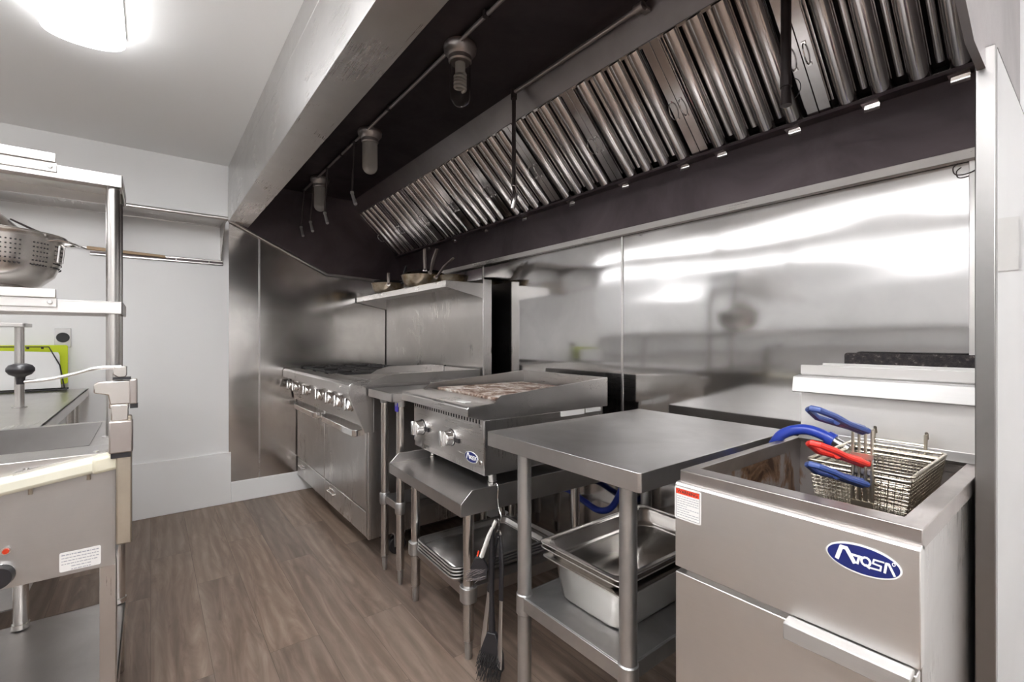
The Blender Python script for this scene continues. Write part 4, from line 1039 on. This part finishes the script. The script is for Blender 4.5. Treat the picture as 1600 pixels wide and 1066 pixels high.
m = MB(); m.lathe([(.135, 0), (.138, .003), (.085, .055), (.03, .080), (0, .084)], (0, 0, 0), 36); obj('basket', m, 'pan_steel', sv, local=True, sol=.001, smooth=60)
m = MB(); m.tube([(2.01, -2.12, 1.545), (2.0, -2.07, 1.520), (2.0, -2.0, 1.496), (2.0, -1.955, 1.478)], [.004, .006, .004, .003], 8, flat=(Vector((0, 0, 1)), .5)); obj('handle', m, 'pipe_dark', sv)

# ================================================================== behind: wall bench, boards, wall shelf, knife bar
bt = thing('wall_bench', 'long stainless bench against the white wall behind the prep station', 'table', (.85, -2.5, 0))
m = MB(); m.box(.03, 1.66, -2.58, -2.105, .882, .887); m.box(.03, 1.66, -2.112, -2.105, .842, .887); m.box(1.654, 1.66, -2.58, -2.105, .842, .887); obj('tabletop', m, 'steel', bt, bev=.001)
for x in (.10, .32, 1.60):
    for y in (-2.16, -2.50):
        if x != .32 or y > -2.5: leg('leg', x, y, .882, bt, r=.0195)
obj('undershelf', MB().box(.10, 1.60, -2.50, -2.16, .25, .255), 'steel_table', bt)
gbd = obj('chopping_board', MB().prism(rect_round(-2.56, -2.196, .925, 1.160, .012), .060, .072, 'x'), 'green_board', bev=.002)
tag(gbd, 'lime green chopping board leaning in a black rack against the white wall', 'chopping board')
wbd = obj('chopping_board', MB().prism([(-2.60, .905), (-2.222, .905), (-2.228, 1.10), (-2.235, 1.118), (-2.60, 1.135)], .100, .110, 'x'), 'white_board', bev=.002)
tag(wbd, 'white chopping board in front of the lime green one in the rack', 'chopping board')
rk = thing('board_rack', 'black wire rack holding the lime green and white chopping boards', 'rack', (.11, -2.38, .887))
m = MB(); m.tube([(.122, -2.205, .900), (.122, -2.225, 1.04), (.122, -2.272, 1.150), (.122, -2.48, 1.152), (.122, -2.52, 1.04), (.122, -2.55, .90)], .0035, 8); obj('front_wire', m, 'black_iron', rk)
m = MB(); m.tube([(.05, -2.195, .897), (.05, -2.60, .897), (.14, -2.60, .897), (.14, -2.195, .897)], .005, 8, closed=True)
for y in (-2.30, -2.36): obj('clip', MB().cyl((.118, y, 1.150), (.118, y, 1.138), .006, seg=8), 'black_iron', rk)
obj('base_wire', m, 'black_iron', rk)
rs = thing('bench_riser', 'single slim post with a small flat tray standing on the wall bench', 'stand', (.927, -2.27, .887))
m = MB(); m.cyl((.927, -2.268, .887), (.927, -2.268, 1.252), .0165, seg=20); m.cyl((.927, -2.268, .887), (.927, -2.268, .891), .026, seg=20); obj('post', m, 'tube_steel', rs)
m = MB(); m.prism(rect_round(.84, 1.01, -2.50, -2.238, .012), 1.252, 1.268, 'z'); obj('tray', m, 'steel_fryer', rs, bev=.002)
ol = thing('wall_outlet', 'square steel wall socket with a round black plug on the white wall', 'socket', (0, -2.225, 1.2))
obj('face_plate', MB().box(.001, .006, -2.262, -2.188, 1.145, 1.262), 'aluminium', ol, bev=.002); m = MB(); m.cyl((.006, -2.224, 1.206), (.020, -2.224, 1.206), .030, seg=24); obj('plug', m, 'black_plastic', ol, bev=.002)
ws = thing('wall_shelf', 'long stainless shelf on the white wall, ending at the hood', 'shelf', (.15, -2.0, 2.0))
m = MB(); m.box(.002, .30, -2.6, -1.385, 2.004, 2.008); m.tube([(.295, -2.6, 2.007), (.295, -1.385, 2.007)], .014, 12); m.box(.002, .006, -2.6, -1.385, 2.0, 2.045); obj('board', m, 'steel', ws)
m = MB()
for y in (-1.40, -1.99, -2.56): obj('bracket', MB().prism([(.002, 2.003), (.28, 2.003), (.28, 1.985), (.03, 1.76), (.002, 1.76)], y - .002, y + .002, 'y'), 'steel', ws)
kb = thing('knife_bar', 'dark magnetic knife bar fixed to the white wall under the wall shelf', 'knife rack', (.01, -1.7, 1.743))
m = MB(); m.box(.001, .012, -2.10, -1.385, 1.727, 1.762); obj('bar', m, 'pipe_dark', kb, bev=.001); m = MB(); m.box(.012, .014, -2.10, -1.387, 1.752, 1.759); m.box(.012, .014, -2.10, -1.387, 1.730, 1.737)
for y in (-1.47, -1.66, -1.95): m.cyl((.012, y, 1.7445), (.0145, y, 1.7445), .004, seg=8)
obj('rails', m, 'steel', kb)
kn = thing('knife', 'long knife with tan wooden handle held on the knife bar', 'knife', (.02, -1.95, 1.755))
m = MB(); m.prism([(-2.115, 1.757), (-1.72, 1.746), (-1.72, 1.762), (-2.115, 1.779)], .015, .030, 'x'); obj('handle', m, 'tan_wood', kn, bev=.003)
m = MB(); m.prism([(-2.50, 1.79), (-2.16, 1.765), (-2.115, 1.765), (-2.115, 1.772), (-2.16, 1.776), (-2.45, 1.81)], .018, .021, 'x'); obj('blade', m, 'pan_steel', kn)

# things on the wall beyond the partition, seen only as reflections in its polished side
m = MB(); m.box(3.84, 4.60, -.004, -.001, 1.38, 1.52); o = obj('wall_notice', m, 'label_white'); tag(o, 'white paper notice on the wall right of the partition', 'notice')
rc = thing('rear_counter', 'long stainless counter along the wall behind the photographer', 'counter', (1, -6.5, 0))
m = MB(); m.box(-4, 6, -6.88, -6.2, .86, .90); obj('countertop', m, 'steel_table', rc, bev=.002)
m = MB(); m.box(-4, 6, -6.86, -6.30, .12, .86); obj('cabinet', m, 'wall_paint', rc)
rs2 = obj('rear_shelf', MB().box(-4, 6, -6.89, -6.55, 1.50, 1.54), 'steel', bev=.002); tag(rs2, 'long stainless shelf above the rear counter behind the photographer', 'shelf')
